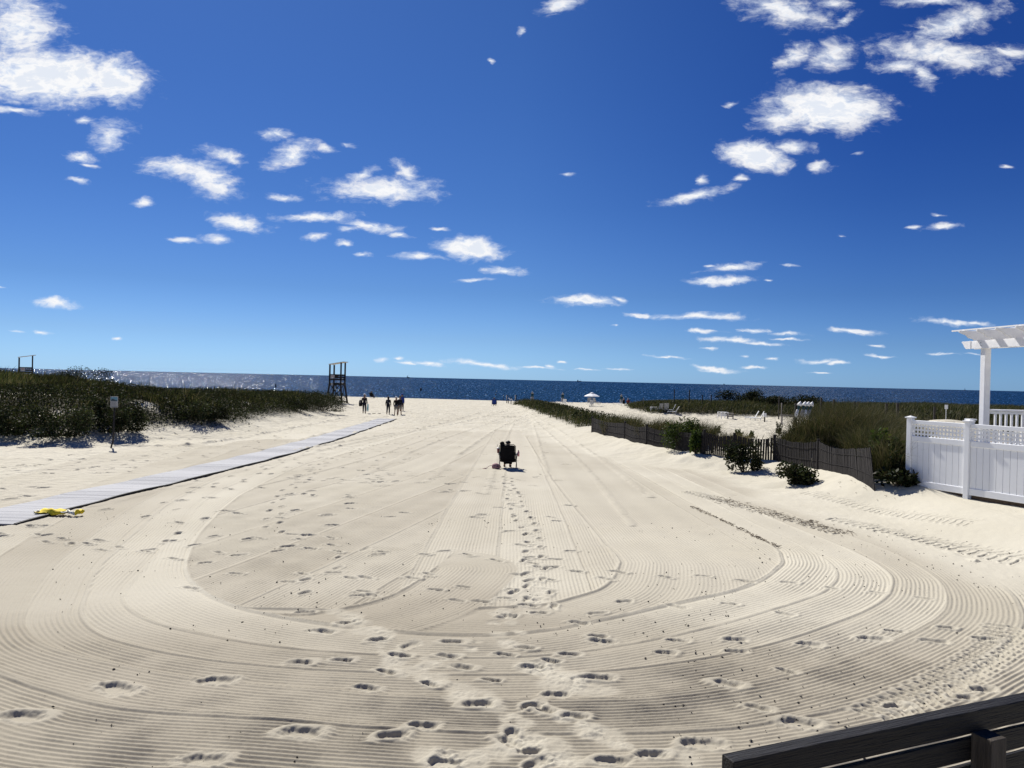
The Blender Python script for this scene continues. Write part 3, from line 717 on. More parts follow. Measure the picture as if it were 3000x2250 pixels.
def build_sea():
    mb = MB(); mb.add([(-40000, 150, -2.7), (40000, 150, -2.7), (40000, 48000, -2.7), (-40000, 48000, -2.7)], [(0, 1, 2, 3)])
    m = bpy.data.materials.new('sea_water'); m.use_nodes = True; nt = m.node_tree; b = nt.nodes['Principled BSDF']
    b.inputs['Roughness'].default_value = .15; b.inputs['IOR'].default_value = 1.33
    geo = nt.nodes.new('ShaderNodeNewGeometry')
    sp = nt.nodes.new('ShaderNodeSeparateXYZ'); nt.links.new(geo.outputs['Position'], sp.inputs[0])
    # wave facets whose size grows with distance from the shore (the small ones merge far out)
    yq = M(nt, 'MAXIMUM', sp.outputs[1], 10.0)
    cb = nt.nodes.new('ShaderNodeCombineXYZ'); nt.links.new(M(nt, 'MULTIPLY', M(nt, 'DIVIDE', sp.outputs[0], yq), 430.0), cb.inputs[0])
    nt.links.new(M(nt, 'MULTIPLY', M(nt, 'DIVIDE', 1500.0, yq), 1.5), cb.inputs[1])
    nt.links.new(M(nt, 'MULTIPLY', M(nt, 'LOGARITHM', yq, 2.718), 24.0), cb.inputs[2])
    nz = N(nt, 'ShaderNodeTexNoise', inp={'Scale': 1.0, 'Detail': 3.0, 'Roughness': .75}); nt.links.new(cb.outputs[0], nz.inputs['Vector'])
    sb = N(nt, 'ShaderNodeVectorMath', operation='SUBTRACT'); nt.links.new(nz.outputs['Color'], sb.inputs[0]); sb.inputs[1].default_value = (.5, .5, .5)
    ml = N(nt, 'ShaderNodeVectorMath', operation='MULTIPLY'); nt.links.new(sb.outputs[0], ml.inputs[0]); ml.inputs[1].default_value = (.80, .80, 0)
    ad = N(nt, 'ShaderNodeVectorMath', operation='ADD'); nt.links.new(ml.outputs[0], ad.inputs[0]); ad.inputs[1].default_value = (0, -.21, 1)
    # sparse steep chop that catches the sun
    of = N(nt, 'ShaderNodeVectorMath', operation='ADD'); nt.links.new(cb.outputs[0], of.inputs[0]); of.inputs[1].default_value = (31.7, 12.3, 5.1)
    n5 = N(nt, 'ShaderNodeTexNoise', inp={'Scale': .8, 'Detail': 2.0, 'Roughness': .6}); nt.links.new(of.outputs[0], n5.inputs['Vector'])
    s5 = N(nt, 'ShaderNodeVectorMath', operation='SUBTRACT'); nt.links.new(n5.outputs['Color'], s5.inputs[0]); s5.inputs[1].default_value = (.5, .5, .5)
    k5 = N(nt, 'ShaderNodeMapRange', inp={1: .565, 2: .63, 3: 0.0, 4: 2.5}); nt.links.new(nz.outputs[0], k5.inputs[0])
    c5 = nt.nodes.new('ShaderNodeCombineXYZ')
    for i_ in (0, 1): nt.links.new(k5.outputs[0], c5.inputs[i_])
    m5 = N(nt, 'ShaderNodeVectorMath', operation='MULTIPLY'); nt.links.new(s5.outputs[0], m5.inputs[0]); nt.links.new(c5.outputs[0], m5.inputs[1])
    a5 = N(nt, 'ShaderNodeVectorMath', operation='ADD'); nt.links.new(ad.outputs[0], a5.inputs[0]); nt.links.new(m5.outputs[0], a5.inputs[1])
    nm = N(nt, 'ShaderNodeVectorMath', operation='NORMALIZE'); nt.links.new(a5.outputs[0], nm.inputs[0]); nt.links.new(nm.outputs[0], b.inputs['Normal'])
    mp = nt.nodes.new('ShaderNodeMapping'); mp.inputs['Scale'].default_value = (.35, 1.3, 1); nt.links.new(geo.outputs['Position'], mp.inputs[0])
    n0 = N(nt, 'ShaderNodeTexNoise', inp={'Scale': .02, 'Detail': 6.0}); nt.links.new(mp.outputs[0], n0.inputs['Vector'])
    col = ramp(nt, n0.outputs[0], [(.3, (.0035, .018, .032)), (.7, (.005, .026, .044))])
    nt.links.new(col, b.inputs['Base Color'])
    b.inputs['Specular IOR Level'].default_value = .3
    tag(mb.build('sea', m), kind='structure')


build_sea()


# ---------------------------------------------------------------- vegetation
def leafmesh(name, V, F4, F3, tint, parent=None):
    """V (n,3); F4 quads, F3 tris; tint (n,3)"""
    me = bpy.data.meshes.new(name); n = len(V); me.vertices.add(n); me.vertices.foreach_set('co', np.asarray(V, np.float32).ravel())
    a = len(F4); b = len(F3)
    loops = np.concatenate([np.asarray(F4, np.int32).ravel(), np.asarray(F3, np.int32).ravel()])
    st = np.concatenate([np.arange(a) * 4, a * 4 + np.arange(b) * 3]).astype(np.int32)
    me.loops.add(len(loops)); me.polygons.add(a + b)
    me.loops.foreach_set('vertex_index', loops); me.polygons.foreach_set('loop_start', st)
    me.update(calc_edges=True)
    t = me.attributes.new('tint', 'FLOAT_COLOR', 'POINT')
    t.data.foreach_set('color', np.concatenate([tint, np.ones((n, 1))], 1).astype(np.float32).ravel())
    me.materials.append(MAT['foliage'])
    o = bpy.data.objects.new(name, me); C.objects.link(o)
    if parent is not None: o.parent = parent
    return o


GREEN = 1.2 * np.array([[.046, .053, .021], [.034, .045, .018], [.064, .066, .028], [.105, .095, .055], [.024, .033, .014]])
DARKG = np.array([[.018, .025, .010], [.012, .019, .008], [.027, .034, .012], [.024, .022, .012]])
LUSH = np.array([[.045, .075, .018], [.060, .095, .022], [.035, .055, .016], [.08, .11, .02]])
STRAW = np.array([[.16, .135, .08], [.10, .10, .045], [.06, .07, .03], [.20, .17, .11]])


def blades(P, h, w, lean, pal, wind=(.25, -.1), ldir=None):
    """curved tapering blades rooted at P: returns V, F4, F3, tint"""
    n = len(P); a = nr.random(n) * 2 * np.pi
    ld = np.stack([np.cos(a), np.sin(a)], 1) * (lean * nr.random(n))[:, None] + np.array(wind) * (.4 + nr.random(n))[:, None]
    if ldir is not None: ld = ld + ldir
    b = nr.random(n) * np.pi; wd = np.stack([np.cos(b), np.sin(b), np.zeros(n)], 1) * (w / 2)[:, None]
    base = P; mid = P.copy(); mid[:, :2] += ld * (h * .30)[:, None]; mid[:, 2] += h * .6
    tip = P.copy(); tip[:, :2] += ld * (h * .95)[:, None]
    L = np.linalg.norm(ld, axis=1); tip[:, 2] += h * np.clip(1.05 - .35 * L ** 1.5, .3, 1)
    V = np.stack([base - wd, base + wd, mid + wd * .8, mid - wd * .8, tip], 1).reshape(-1, 3)
    i = np.arange(n) * 5
    F4 = np.stack([i, i + 1, i + 2, i + 3], 1); F3 = np.stack([i + 3, i + 2, i + 4], 1)
    t = pal[nr.integers(0, len(pal), n)] * (.7 + .6 * nr.random(n))[:, None]
    return V, F4, F3, np.repeat(t, 5, 0)


def leaves(P, s, pal, droop=.3):
    n = len(P); a = nr.random(n) * 2 * np.pi; e = (nr.random(n) - .35) * 1.6
    d = np.stack([np.cos(a) * np.cos(e), np.sin(a) * np.cos(e), np.sin(e)], 1)
    r = nr.normal(size=(n, 3)); u = np.cross(d, r); u /= np.linalg.norm(u, axis=1)[:, None] + 1e-9
    L = s[:, None]
    V = np.stack([P, P + d * L * .5 + u * L * .27, P + d * L, P + d * L * .5 - u * L * .27], 1).reshape(-1, 3)
    i = np.arange(n) * 4; F4 = np.stack([i, i + 1, i + 2, i + 3], 1)
    t = pal[nr.integers(0, len(pal), n)] * (.65 + .7 * nr.random(n))[:, None]
    return V, F4, np.zeros((0, 3), int), np.repeat(t, 4, 0)


def join(parts):
    o = 0; Vs, A, B, T = [], [], [], []
    for V, F4, F3, t in parts:
        Vs.append(V); A.append(np.asarray(F4).reshape(-1, 4) + o); B.append(np.asarray(F3).reshape(-1, 3) + o); T.append(t); o += len(V)
    return np.concatenate(Vs), np.concatenate(A), np.concatenate(B), np.concatenate(T)


def scatter(n, x0, x1, y0, y1, fn):
    x = x0 + nr.random(n) * (x1 - x0); y = y0 + nr.random(n) * (y1 - y0)
    k = fn(x, y); keep = nr.random(n) < k; x, y = x[keep], y[keep]
    return np.stack([x, y, H(x, y)], 1)


# left dune: a mass of beach grass over low woody cover
P = scatter(420000, -75, -13, 31, 96, dens_left)
cl = .55 + .9 * np.clip(fbm(P[:, 0] * .3, P[:, 1] * .3, 3) + .5, 0, 1)
h = (.26 + .34 * nr.random(len(P))) * cl * (.75 + 1.5 * np.clip(fbm(P[:, 0] * .9 + 4, P[:, 1] * .9, 2), 0, 1)) * np.where(nr.random(len(P)) < .01, 1.7, 1)
V = blades(P, h, .018 + .02 * nr.random(len(P)) + P[:, 1] * .0003, .7, GREEN)
V[3][:] *= np.repeat((.40 + 1.35 * np.clip(fbm(P[:, 0] * .33 + 7, P[:, 1] * .33, 3) * 2.6 + .5, 0, 1))[:, None], 5, 0)
tag(leafmesh('dune_grass', *V), 'wide mass of dark green beach grass covering the left dune', 'grass', kind='stuff')
P = scatter(520000, -60, -13, 30.5, 80, lambda x, y: ss(left_in(x, y), .3, 1.4) * (1 - ss(left_in(x, y), 5.5, 9)) * ss(fbm(x * .45 + 2, y * .45, 3), -.24, -.13) * np.clip(45 / y, 0, 1))
P[:, 2] += nr.random(len(P)) ** .7 * .55 * (.5 + np.clip(fbm(P[:, 0] * .6, P[:, 1] * .6, 2) + .5, 0, 1))
tag(leafmesh('ground_cover', *leaves(P, .065 + .075 * nr.random(len(P)), DARKG * 1.2)), 'low dark leafy cover on the sandy front slope of the left dune', 'ground cover', kind='stuff')


# leafy shrub as a thing: woody stems + a crown of leaves in uneven lumps
def shrub(name, x, y, rx, ry, hz, label, n=2600, pal=DARKG, group=None, ls=.09, cat='shrub', z=None):
    g = Hs(x, y) if z is None else z
    root = thing(name, label, cat, (x, y, g - .03), 0, group)
    lumps = [(rnd.uniform(-.85, .85) * rx, rnd.uniform(-.7, .7) * ry, rnd.uniform(.12, .75) * hz, rnd.uniform(.3, .55)) for _ in range(9)]
    pts = []
    for k in range(n):
        lx, ly, lz, lr = lumps[rnd.randrange(9)]
        d = nr.normal(size=3); d /= np.linalg.norm(d); q = rnd.random() ** .4 * lr
        px_, py_, pz_ = lx + d[0] * q * rx, ly + d[1] * q * ry, lz + d[2] * q * hz * .9
        gz = Hs(x + px_, y + py_) - g if n < 0 else 0
        pts.append((px_, py_, max(pz_, .02 + rnd.random() * .1)))
    P = np.array(pts)
    leafmesh('foliage', *leaves(P, ls * (.6 + .8 * nr.random(n)), pal), parent=root)
    s = MB()
    for lx, ly, lz, lr in lumps:
        s.tube([(lx * .1, ly * .1, -.05), (lx * .5, ly * .5, lz * .5), (lx, ly, lz)], .018, 5, .006)
    s.build('stem', 'stem', root)
    return root


def sbs(px, py, wpx, hpx, label, **k):
    """shrub whose foot stands at photo pixel (px,py) and which is wpx x hpx large there"""
    p = gnd(px, py); s = p.y / FPX
    return shrub(k.pop('name', 'shrub'), p.x, p.y, wpx * s / 2, min(wpx * s / 2, 2.2), hpx * s, label, **k)


GL = 'dark shrubs on the left dune'
sbs(60, 1270, 190, 95, 'dark leafy shrub at the foot of the left dune by the frame edge', n=5200, ls=.10, pal=DARKG * 1.35, group=GL)
sbs(215, 1278, 170, 105, 'dark shrub on the left dune just left of the sign post', n=4200, ls=.10, pal=DARKG * 1.9, group=GL)
sbs(345, 1265, 130, 100, 'blackish shrub hugging the dune slope right behind the sign post', n=5200, ls=.10, pal=DARKG * 1.35, group=GL)
sbs(560, 1228, 120, 55, 'rounded dark shrub on the dune edge above bare sand, right of the sign', pal=DARKG * 1.7, n=3000, group=GL)
sbs(620, 1228, 80, 40, 'small dark shrub ending the leafy dune edge above the long bare slope', n=1800, group=GL)
sbs(945, 1205, 120, 58, 'dark grassy shrub at the end of the left dune beside the lifeguard tower', n=3000, group=GL)
sbs(860, 1200, 110, 50, 'dark shrub just left of the last dune bush before the lifeguard tower', n=2600, group=GL)
sbs(210, 1125, 170, 50, 'dark bush on the skyline of the left dune, right of the far tower', n=5000, group=GL)
sbs(420, 1130, 190, 50, 'long dark bush on the dune skyline against glittering water', n=5000, group=GL)
sbs(700, 1145, 210, 40, 'low wide bush on the dune skyline, left of the near lifeguard tower', n=5000, group=GL)

# strip along the snow fence
P = scatter(52000, -1, 16, 24, 105, dens_strip)
h = (.25 + .5 * nr.random(len(P))) * np.where(P[:, 1] > 46, 1.0, .85)
tag(leafmesh('fence_grass', *blades(P, h, .02 + .02 * nr.random(len(P)), .7, GREEN)), 'green grassy strip of plants behind the weathered picket fence', 'grass', kind='stuff')
P = scatter(60000, -1, 12, 44, 105, lambda x, y: dens_strip(x, y) * ss(fbm(x * .5 + 3, y * .3, 2), -.2, 0))
P[:, 2] += nr.random(len(P)) * .6
tag(leafmesh('strip_cover', *leaves(P, .08 + .08 * nr.random(len(P)), DARKG * 1.15)), 'low leafy cover where the fence strip runs out to the beach', 'ground cover', kind='stuff')

# far right dune
P = scatter(230000, 13, 95, 40, 113, lambda x, y: ss(right_in(x, y), .4, 1.6) * np.clip(1.2 - x / 130, 0, 1))
h = (.3 + .4 * nr.random(len(P)))
tag(leafmesh('right_dune_grass', *blades(P, h, .025 + .02 * nr.random(len(P)) + P[:, 1] * .0002, .7, GREEN)), 'green brown grass covering the dune behind the loungers', 'grass', kind='stuff')
P = scatter(60000, 13, 60, 55, 95, lambda x, y: ss(right_in(x, y), .0, .8) * (1 - ss(right_in(x, y), 3, 5)))
P[:, 2] += nr.random(len(P)) * .6
tag(leafmesh('right_dune_cover', *leaves(P, .1 + .08 * nr.random(len(P)), DARKG)), 'dark low bushes at the foot of the right dune behind the loungers', 'ground cover', kind='stuff')
GR = 'dark shrubs on the right dune'
for (px, dep, w, hh, lab, n) in [
    (2170, 90, 130, 34, 'tallest blackish bush on the skyline of the right dune', 3600),
    (2330, 84, 150, 26, 'wide dark bush on the right dune just behind the folded umbrellas', 3200),
    (2250, 88, 80, 20, 'small dark bush between the two large ones on the right dune', 1600),
    (2480, 74, 170, 22, 'low dark bush on the right dune above the big grass clumps', 2600),
    (2900, 55, 110, 28, 'dark bush behind the white pergola post', 2200),
    (2815, 52, 80, 28, 'bush between the small white sign and the pergola post', 2000)]:
    x = (px - 1500) / FPX * dep
    shrub('shrub', x, dep, w * dep / FPX / 2, 1.5, hh * dep / FPX * 1.25, lab, n=int(n * 1.5), group=GR, ls=.17)


# clumps of beach grass as things
def clump(x, y, r, hh, n, label, pal=GREEN, group='big clumps of beach grass', lean=.9, wmul=1.0, wind=(.2, -.12)):
    g = Hs(x, y); root = thing('beach_grass_clump', label, 'grass clump', (x, y, g), 0, group)
    a = nr.random(n) * 2 * np.pi; q = r * nr.random(n) ** .6
    P = np.stack([q * np.cos(a), q * np.sin(a), np.zeros(n)], 1)
    P[:, 2] = H(P[:, 0] + x, P[:, 1] + y) - g - .02
    out = P[:, :2] / r * .55
    V = blades(P, 1.22 * hh * (.55 + .6 * nr.random(n)), (.008 + .010 * nr.random(n)) * wmul, lean, pal, wind=wind, ldir=out)
    leafmesh('blades', *V, parent=root)
    return root


GRS = np.concatenate([GREEN * 1.05, STRAW * .7])
clump(11.6, 27.2, 1.5, 1.05, 6500, 'large arching grass clump behind the fence, left part of the big mound', GRS)
clump(13.2, 28.2, 1.6, 1.15, 7000, 'largest dark grass clump, crowning the mound behind the picket fence end', GRS)
clump(12.2, 25.4, 1.2, .95, 5200, 'dense grass clump directly behind the leaning end of the picket fence', GRS)
clump(13.7, 31.5, 1.6, .9, 5000, 'grass clump on the far side of the big mound', GRS)
clump(15.0, 30.0, 1.2, .75, 2600, 'grass clump right of the big mound above bare white sand', GRS)
clump(10.9, 22.8, .8, 1.0, 3300, 'tangled grass clump between the fence end and the white corner post', GRS)
clump(10.35, 20.6, .6, .9, 2000, 'sparse grass clump at the foot of the white corner post', GRS, wmul=.9)
clump(10.0, 26.8, .8, .7, 2000, 'thin grass clump just left of the big mound, behind the fence', GRS)
clump(6.5, 34.0, .8, .8, 2200, 'grass clump behind the middle of the picket fence', GRS)
clump(7.4, 31.2, .9, .8, 2400, 'grass clump overhanging the picket fence where vines cross it', GRS)
clump(5.6, 39.0, .9, .8, 2000, 'grass clump behind the far end of the picket fence', GRS)
clump(8.6, 29.6, .6, .5, 1100, 'short pale grass clump on sand behind the fence bay', STRAW)
clump(18.5, 38.0, 1.3, .7, 1500, 'grass clump on the sand mound behind the white fence', GRS)
clump(16.5, 37.0, 1.6, .75, 2600, 'grass clump left of the bare sand mound behind the white fence', GRS)
# plumed plants (tall leafy stems)
def plume(x, y, hh, label, pal=LUSH, k=7, group='tall leafy stems behind the picket fence'):
    g = Hs(x, y); root = thing('leafy_plant', label, 'plant', (x, y, g - .02), 0, group)
    s = MB(); pts = []; sz = []
    for i in range(k):
        a = rnd.uniform(0, 6.28); ln = rnd.uniform(.1, .45) * hh; h1 = hh * rnd.uniform(.6, 1.05)
        bx, by = rnd.uniform(-.15, .15), rnd.uniform(-.15, .15)
        path = [Vector((bx + math.cos(a) * ln * t * t, by + math.sin(a) * ln * t * t, h1 * t)) for t in [j / 6 for j in range(7)]]
        s.tube(path, .007, 4, .003)
        for t in [j / 26 for j in range(5, 27)]:
            q = t * 6; i0 = min(int(q), 5); p = path[i0].lerp(path[i0 + 1], q - i0)
            for _ in range(3): pts.append(p); sz.append(.05 + .10 * (1 - t) + .03 * rnd.random())
    leafmesh('foliage', *leaves(np.array([tuple(p) for p in pts]), np.array(sz), pal), parent=root)
    s.build('stem', 'stem', root)
    return root


PL = [(2285, 1262, .85, 'tallest dark plume standing behind the fence post before the big grass mound', DARKG * 1.6), (2310, 1272, .55, 'short plume just right of the tallest dark plume', DARKG * 1.5),
      (2200, 1268, .42, 'low row of curled plumes behind the fence bay', LUSH), (2165, 1265, .45, 'leafy plant behind the fence post left of the curled plumes', LUSH),
      (2100, 1255, .5, 'dark leafy stems leaning left behind the scalloped fence', DARKG * 1.5), (2020, 1250, .6, 'leafy plant beside the vine on the picket fence', LUSH),
      (1960, 1245, .65, 'bushy plant rising behind the middle of the picket fence', LUSH * .8), (1990, 1248, .6, 'bushy plant at the left of the overgrown fence section', LUSH * .8),
      (1850, 1235, .6, 'spreading fern like plant behind the far fence pickets', LUSH), (1800, 1228, .55, 'dark plant above the farthest fence pickets', DARKG * 1.5), (1760, 1226, .5, 'dark plant at the very end of the pickets', DARKG * 1.4),
      (1720, 1222, .6, 'pointed dark plant beyond the end of the pickets', DARKG * 1.4), (1690, 1215, .6, 'pointed plant in the green strip below the white umbrella', DARKG * 1.5)]
for px, py, hh, lab, pal in PL:
    p = gnd(px, py + 14); plume(p.x, p.y, hh, lab, pal)
shrub('shrub', 6.95, 28.75, .22, .16, .95, 'bright green climbing bush crossing the picket fence', n=1500, pal=LUSH, ls=.09)
shrub('shrub', 6.75, 30.4, .8, .5, 1.15, 'overgrown green bush hanging over the fence left of the bright climber', n=2600, pal=LUSH * .8, ls=.09)
sbs(2180, 1382, 84, 82, 'dark glossy bush growing in front of the picket fence, left of two', n=2200, ls=.10, group='bushes in front of the picket fence', pal=DARKG * 1.1)
sbs(2315, 1418, 120, 64, 'wide dark bush in front of the picket fence, right of two', n=3000, ls=.10, group='bushes in front of the picket fence', pal=DARKG * 1.3)
shrub('shrub', 9.95, 19.6, .4, .3, .4, 'low dark broad leaved bush at the leaning fence end', n=900, ls=.13, pal=DARKG)
shrub('shrub', 10.45, 20.3, .5, .4, .9, 'dark green bush leaning against the white corner post', n=1700, ls=.11, pal=DARKG * 1.5)
shrub('shrub', 10.2, 21.4, .35, .3, 1.15, 'bright green stems between the picket fence end and white post', n=1100, ls=.12, pal=LUSH)


# ---------------------------------------------------------------- weathered picket fence
def build_picket_fence():
    line = [(4.35, 41), (4.9, 38), (5.8, 32.7), (7.2, 28.5), (8.0, 27.4), (9.1, 26.4), (9.8, 24.4), (9.85, 22.4), (9.75, 21.0)]
    root = thing('picket_fence', 'weathered dark grey picket fence sagging between posts along the dune edge', 'fence', (7.2, 28.5, 0))
    off = Vector((7.2, 28.5, 0)); fr = random.Random(5)
    def build_bay(a, b, za, zb, lean0=0, lean1=0, sag=.10, last=False):
        m = MB(); A, B = Vector((*a, 0)), Vector((*b, 0)); L = (B - A).length; d = (B - A) / L; n = max(2, int(L / .088))
        nrm = Vector((d.y, -d.x, 0))
        for i in range(n):
            t = (i + .5) / n; p = A + d * (L * t); zt = za + (zb - za) * t - sag * math.sin(math.pi * t)
            g = Hs(p.x, p.y); le = lean0 + (lean1 - lean0) * t + fr.uniform(-.02, .02)
            bot = Vector((p.x, p.y, g - .12)) - off; top = Vector((p.x, p.y, zt + fr.uniform(-.015, .015))) - off
            top += d * (-le * 1.0) + nrm * fr.uniform(-.01, .01)
            bot += d * (le * .35)
            m.bar(bot, top, .062, .022, side=d)
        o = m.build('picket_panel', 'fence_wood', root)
        w = MB()
        for fz in (.32, .78):
            pts = []
            for i in range(9):
                t = i / 8; p = A + d * (L * t); zt = za + (zb - za) * t - sag * math.sin(math.pi * t); g = Hs(p.x, p.y)
                le = lean0 + (lean1 - lean0) * t
                pts.append(Vector((p.x, p.y, g + (zt - g) * fz)) - off + nrm * .02 + d * (-le * (fz - .3)))
            w.tube(pts, .006, 5)
        w.build('wire', 'fence_wood', o)
    posts = [(4.35, 41, 1.1), (5.3, 35.6, 1.14), (5.8, 32.7, 1.18), (6.5, 30.6, 1.2), (7.2, 28.5, 1.27), (8.0, 27.4, 1.24), (9.1, 26.4, 1.27), (9.65, 24.0, 1.32)]
    for (a, b) in zip(posts[:-1], posts[1:]):
        build_bay(a[:2], b[:2], a[2] - .04, b[2] - .04)
    build_bay((9.65, 24.0), (9.6, 21.8), 1.28, 1.24, 0, .08, .07)
    build_bay((9.6, 21.8), (9.4, 19.8), 1.24, 1.42, .08, .34, .0)
    for k, (x, y, z) in enumerate(posts):
        m = MB(); g = Hs(x, y); m.tube([Vector((x, y + .06, g - .3)) - off, Vector((x, y + .06, z + .04)) - off], .055, 9, .05)
        m.build('fence_post', 'fence_wood', root)


build_picket_fence()


# ---------------------------------------------------------------- white vinyl fence
def build_white_fence():
    P0 = Vector((10.25, 19.7, 0)); P1 = Vector((10.85, 18.2, 0)); d = (P1 - P0).normalized(); P2 = P1 + d * 2.4; P3 = P2 + d * 2.4
    root = thing('vinyl_fence', 'white vinyl privacy fence with lattice top beside the sand', 'fence', P0)
    rz = math.atan2(d.y, d.x); nrm = Vector((d.y, -d.x, 0))   # camera side is -nrm or nrm
    if nrm.x > 0: nrm = -nrm
    zb, zt = .52, 2.24
    for i, P in enumerate((P0, P1, P2, P3)):
        q = P - P0; m = MB(); g = .30
        m.box((q.x, q.y, (g + 2.24) / 2), (.13, .13, 2.24 - g), rz); o = m.build('fence_post', 'white_vinyl', root, bevel=.006)
        c = MB(); c.box((q.x, q.y, 2.262), (.19, .19, .03), rz); c.add([Vector((q.x, q.y, 0)) + Matrix.Rotation(rz, 3, 'Z') @ Vector(v) for v in [(-.08, -.08, 2.277), (.08, -.08, 2.277), (.08, .08, 2.277), (-.08, .08, 2.277), (0, 0, 2.31)]], [(0, 1, 4), (1, 2, 4), (2, 3, 4), (3, 0, 4)])
        c.build('post_cap', 'white_vinyl', o)
    for A, B in ((P0, P1), (P1, P2), (P2, P3)):
        a = A - P0 + d * .066; b = B - P0 - d * .066; L = (b - a).length; c = (a + b) / 2
        def hb(z0, z1, th): return MB().box((c.x, c.y, (z0 + z1) / 2), (L, th, z1 - z0), rz)
        hb(2.10, 2.20, .055).build('top_rail', 'white_vinyl', root, bevel=.008)
        hb(1.66, 1.80, .055).add([], []).build('middle_rail', 'white_vinyl', root, bevel=.012)
        hb(zb, zb + .16, .055).build('bottom_rail', 'white_vinyl', root, bevel=.008)
        m = MB(); n = max(3, round(L / .165)); w = L / n
        for i in range(n):
            q = a + d * (w * (i + .5)); m.box((q.x, q.y, (zb + .16 + 1.66) / 2), (w - .010, .022, 1.66 - zb - .16), rz)
        m.box((c.x + nrm.x * -.014, c.y + nrm.y * -.014, (zb + .16 + 1.66) / 2), (L, .004, 1.66 - zb - .16), rz)
        m.build('board_panel', 'white_vinyl', root)
        m = MB(); st = .098; z0, z1 = 1.80, 2.10
        k = 0; s = st * .6
        while s < L:
            q = a + d * s; m.box((q.x, q.y, (z0 + z1) / 2), (.042, .007, z1 - z0), rz); s += st
        z = z0 + .06
        while z < z1: m.box((c.x - nrm.x * .008, c.y - nrm.y * .008, z), (L, .007, .042), rz); z += st
        m.build('lattice', 'white_vinyl', root)
    # timber sill under the fence
    sl_ = MB(); a = P0 - d * .2; b = P3; c = (a + b) / 2 - nrm * .14
    sl_.box((c.x, c.y, .37), ((b - a).length, .10, .30), rz)
    tag(sl_.build('timber_sill', 'footing'), 'dark timber edging half buried under the white fence', 'timber')
    # second short run behind
    Q = Vector((11.55, 19.3, 0)); r2 = thing('rear_fence_post', 'short white post with a flat cap just behind the white fence', 'post', Q)
    m = MB(); m.box((0, 0, 1.27), (.13, .13, 1.94), .1); m.build('post_body', 'white_vinyl', r2, bevel=.006)
    c = MB(); c.box((0, 0, 2.26), (.2, .2, .03), .1); c.build('post_cap', 'white_vinyl', r2, bevel=.006)


build_white_fence()


def build_pergola():
    d = Vector((.12, -.99, 0)).normalized(); n = Vector((d.y, -d.x, 0))          # n points to -x
    B0 = Vector((11.55, 19.85, 0)); root = thing('pergola', 'white pergola corner with overhanging scrolled rafters, at the right edge', 'pergola', (12.0, 19.4, 0))
    off = Vector((12.0, 19.4, 0)); rz = math.atan2(d.y, d.x)
    post = Vector((11.98, 19.45, 0))
    m = MB(); q = post - off; m.box((q.x, q.y, (0.2 + 4.06) / 2), (.165, .165, 3.86), rz); m.build('pergola_post', 'white_paint', root, bevel=.008)
    def beam(origin, L, name='beam'):
        poly = [(0, .0), (-.0, .0), (L, 0), (L, .20), (-.20, .20), (-.20, .165), (-.15, .13), (-.10, .05), (-.04, 0)]
        m = MB(); m.prism(poly[2:] , d, (0, 0, 1), origin - off + Vector((0, 0, 4.06)), n * .045)
        return m.build(name, 'white_paint', root, bevel=.004)
    bp = B0 + Vector((0, 0, 0))
    b1 = beam(post - d * .5 + n * .118, 5.5)
    b2 = beam(post - d * .5 - n * .118, 5.5)
    m = MB(); q = post - d * .38 + n * .146 - off; m.box((q.x, q.y, 4.162), (.03, .012, .215), rz); m.build('cover_strip', 'white_paint', b1)
    for i, e in enumerate((.07, .14)):
        m = MB(); q = post + n * .143 - off; m.tube([(q.x, q.y, 4.06 + e), (q.x - .012, q.y, 4.06 + e)], .012, 8); m.build('bolt', 'grey_metal', b1)
    # rafters across the beams
    for i in range(8):
        o = post - d * .12 + d * (.62 * i)
        poly = [(-3.2, 0), (.24, 0), (.27, .03), (.40, .06), (.47, .13), (.60, .17), (.66, .20), (.66, .235), (-3.2, .235)]
        m = MB(); m.prism(poly, n, (0, 0, 1), o - off + Vector((0, 0, 4.262)), d * .042)
        m.build('rafter', 'white_paint', root)
    for i in range(7):
        o = post + n * (.52 - i * .5) - d * 0.55
        a = o - off; b = a + d * 5.6; m = MB(); m.bar(Vector((a.x, a.y, 4.517)), Vector((b.x, b.y, 4.517)), .05, .035, side=n); m.build('purlin', 'white_paint', root)


build_pergola()


def build_railing():
    root = thing('deck_railing', 'white balustrade with rounded hand rail running right from the pergola post', 'railing', (12.12, 19.45, 0))
    m = MB(); m.box((1.6, 0, 2.50), (3.3, .14, .05)); m.build('hand_rail', 'white_paint', root, bevel=.02)
    m = MB(); m.box((1.6, 0, 2.44), (3.2, .05, .06)); m.build('sub_rail', 'white_paint', root)
    m = MB(); m.box((1.6, 0, 1.62), (3.2, .05, .08)); m.build('lower_rail', 'white_paint', root)
    first = None
    for i in range(22):
        if first is None:
            first = MB().box((0, 0, 0), (.045, .045, .75)).build('baluster', 'white_paint', root, loc=(.14, 0, 2.035)); continue
        c = first.copy(); C.objects.link(c); c.parent = root; c.location = (.14 + i * .138, 0, 2.035)
    d = MB(); d.box((1.8, 1.2, 1.5), (4.0, 2.6, .14)); tag(d.build('deck_platform', 'grey_wood', loc=(12.12, 19.45, 0)), 'raised deck floor behind the white balustrade', 'deck')
    for x in (.1, 2.0, 3.7):
        for y in (.1, 2.3): MB().box((x, y, .8), (.12, .12, 1.25)).build('deck_support', 'grey_wood', bpy.data.objects['deck_platform'])
    


build_railing()


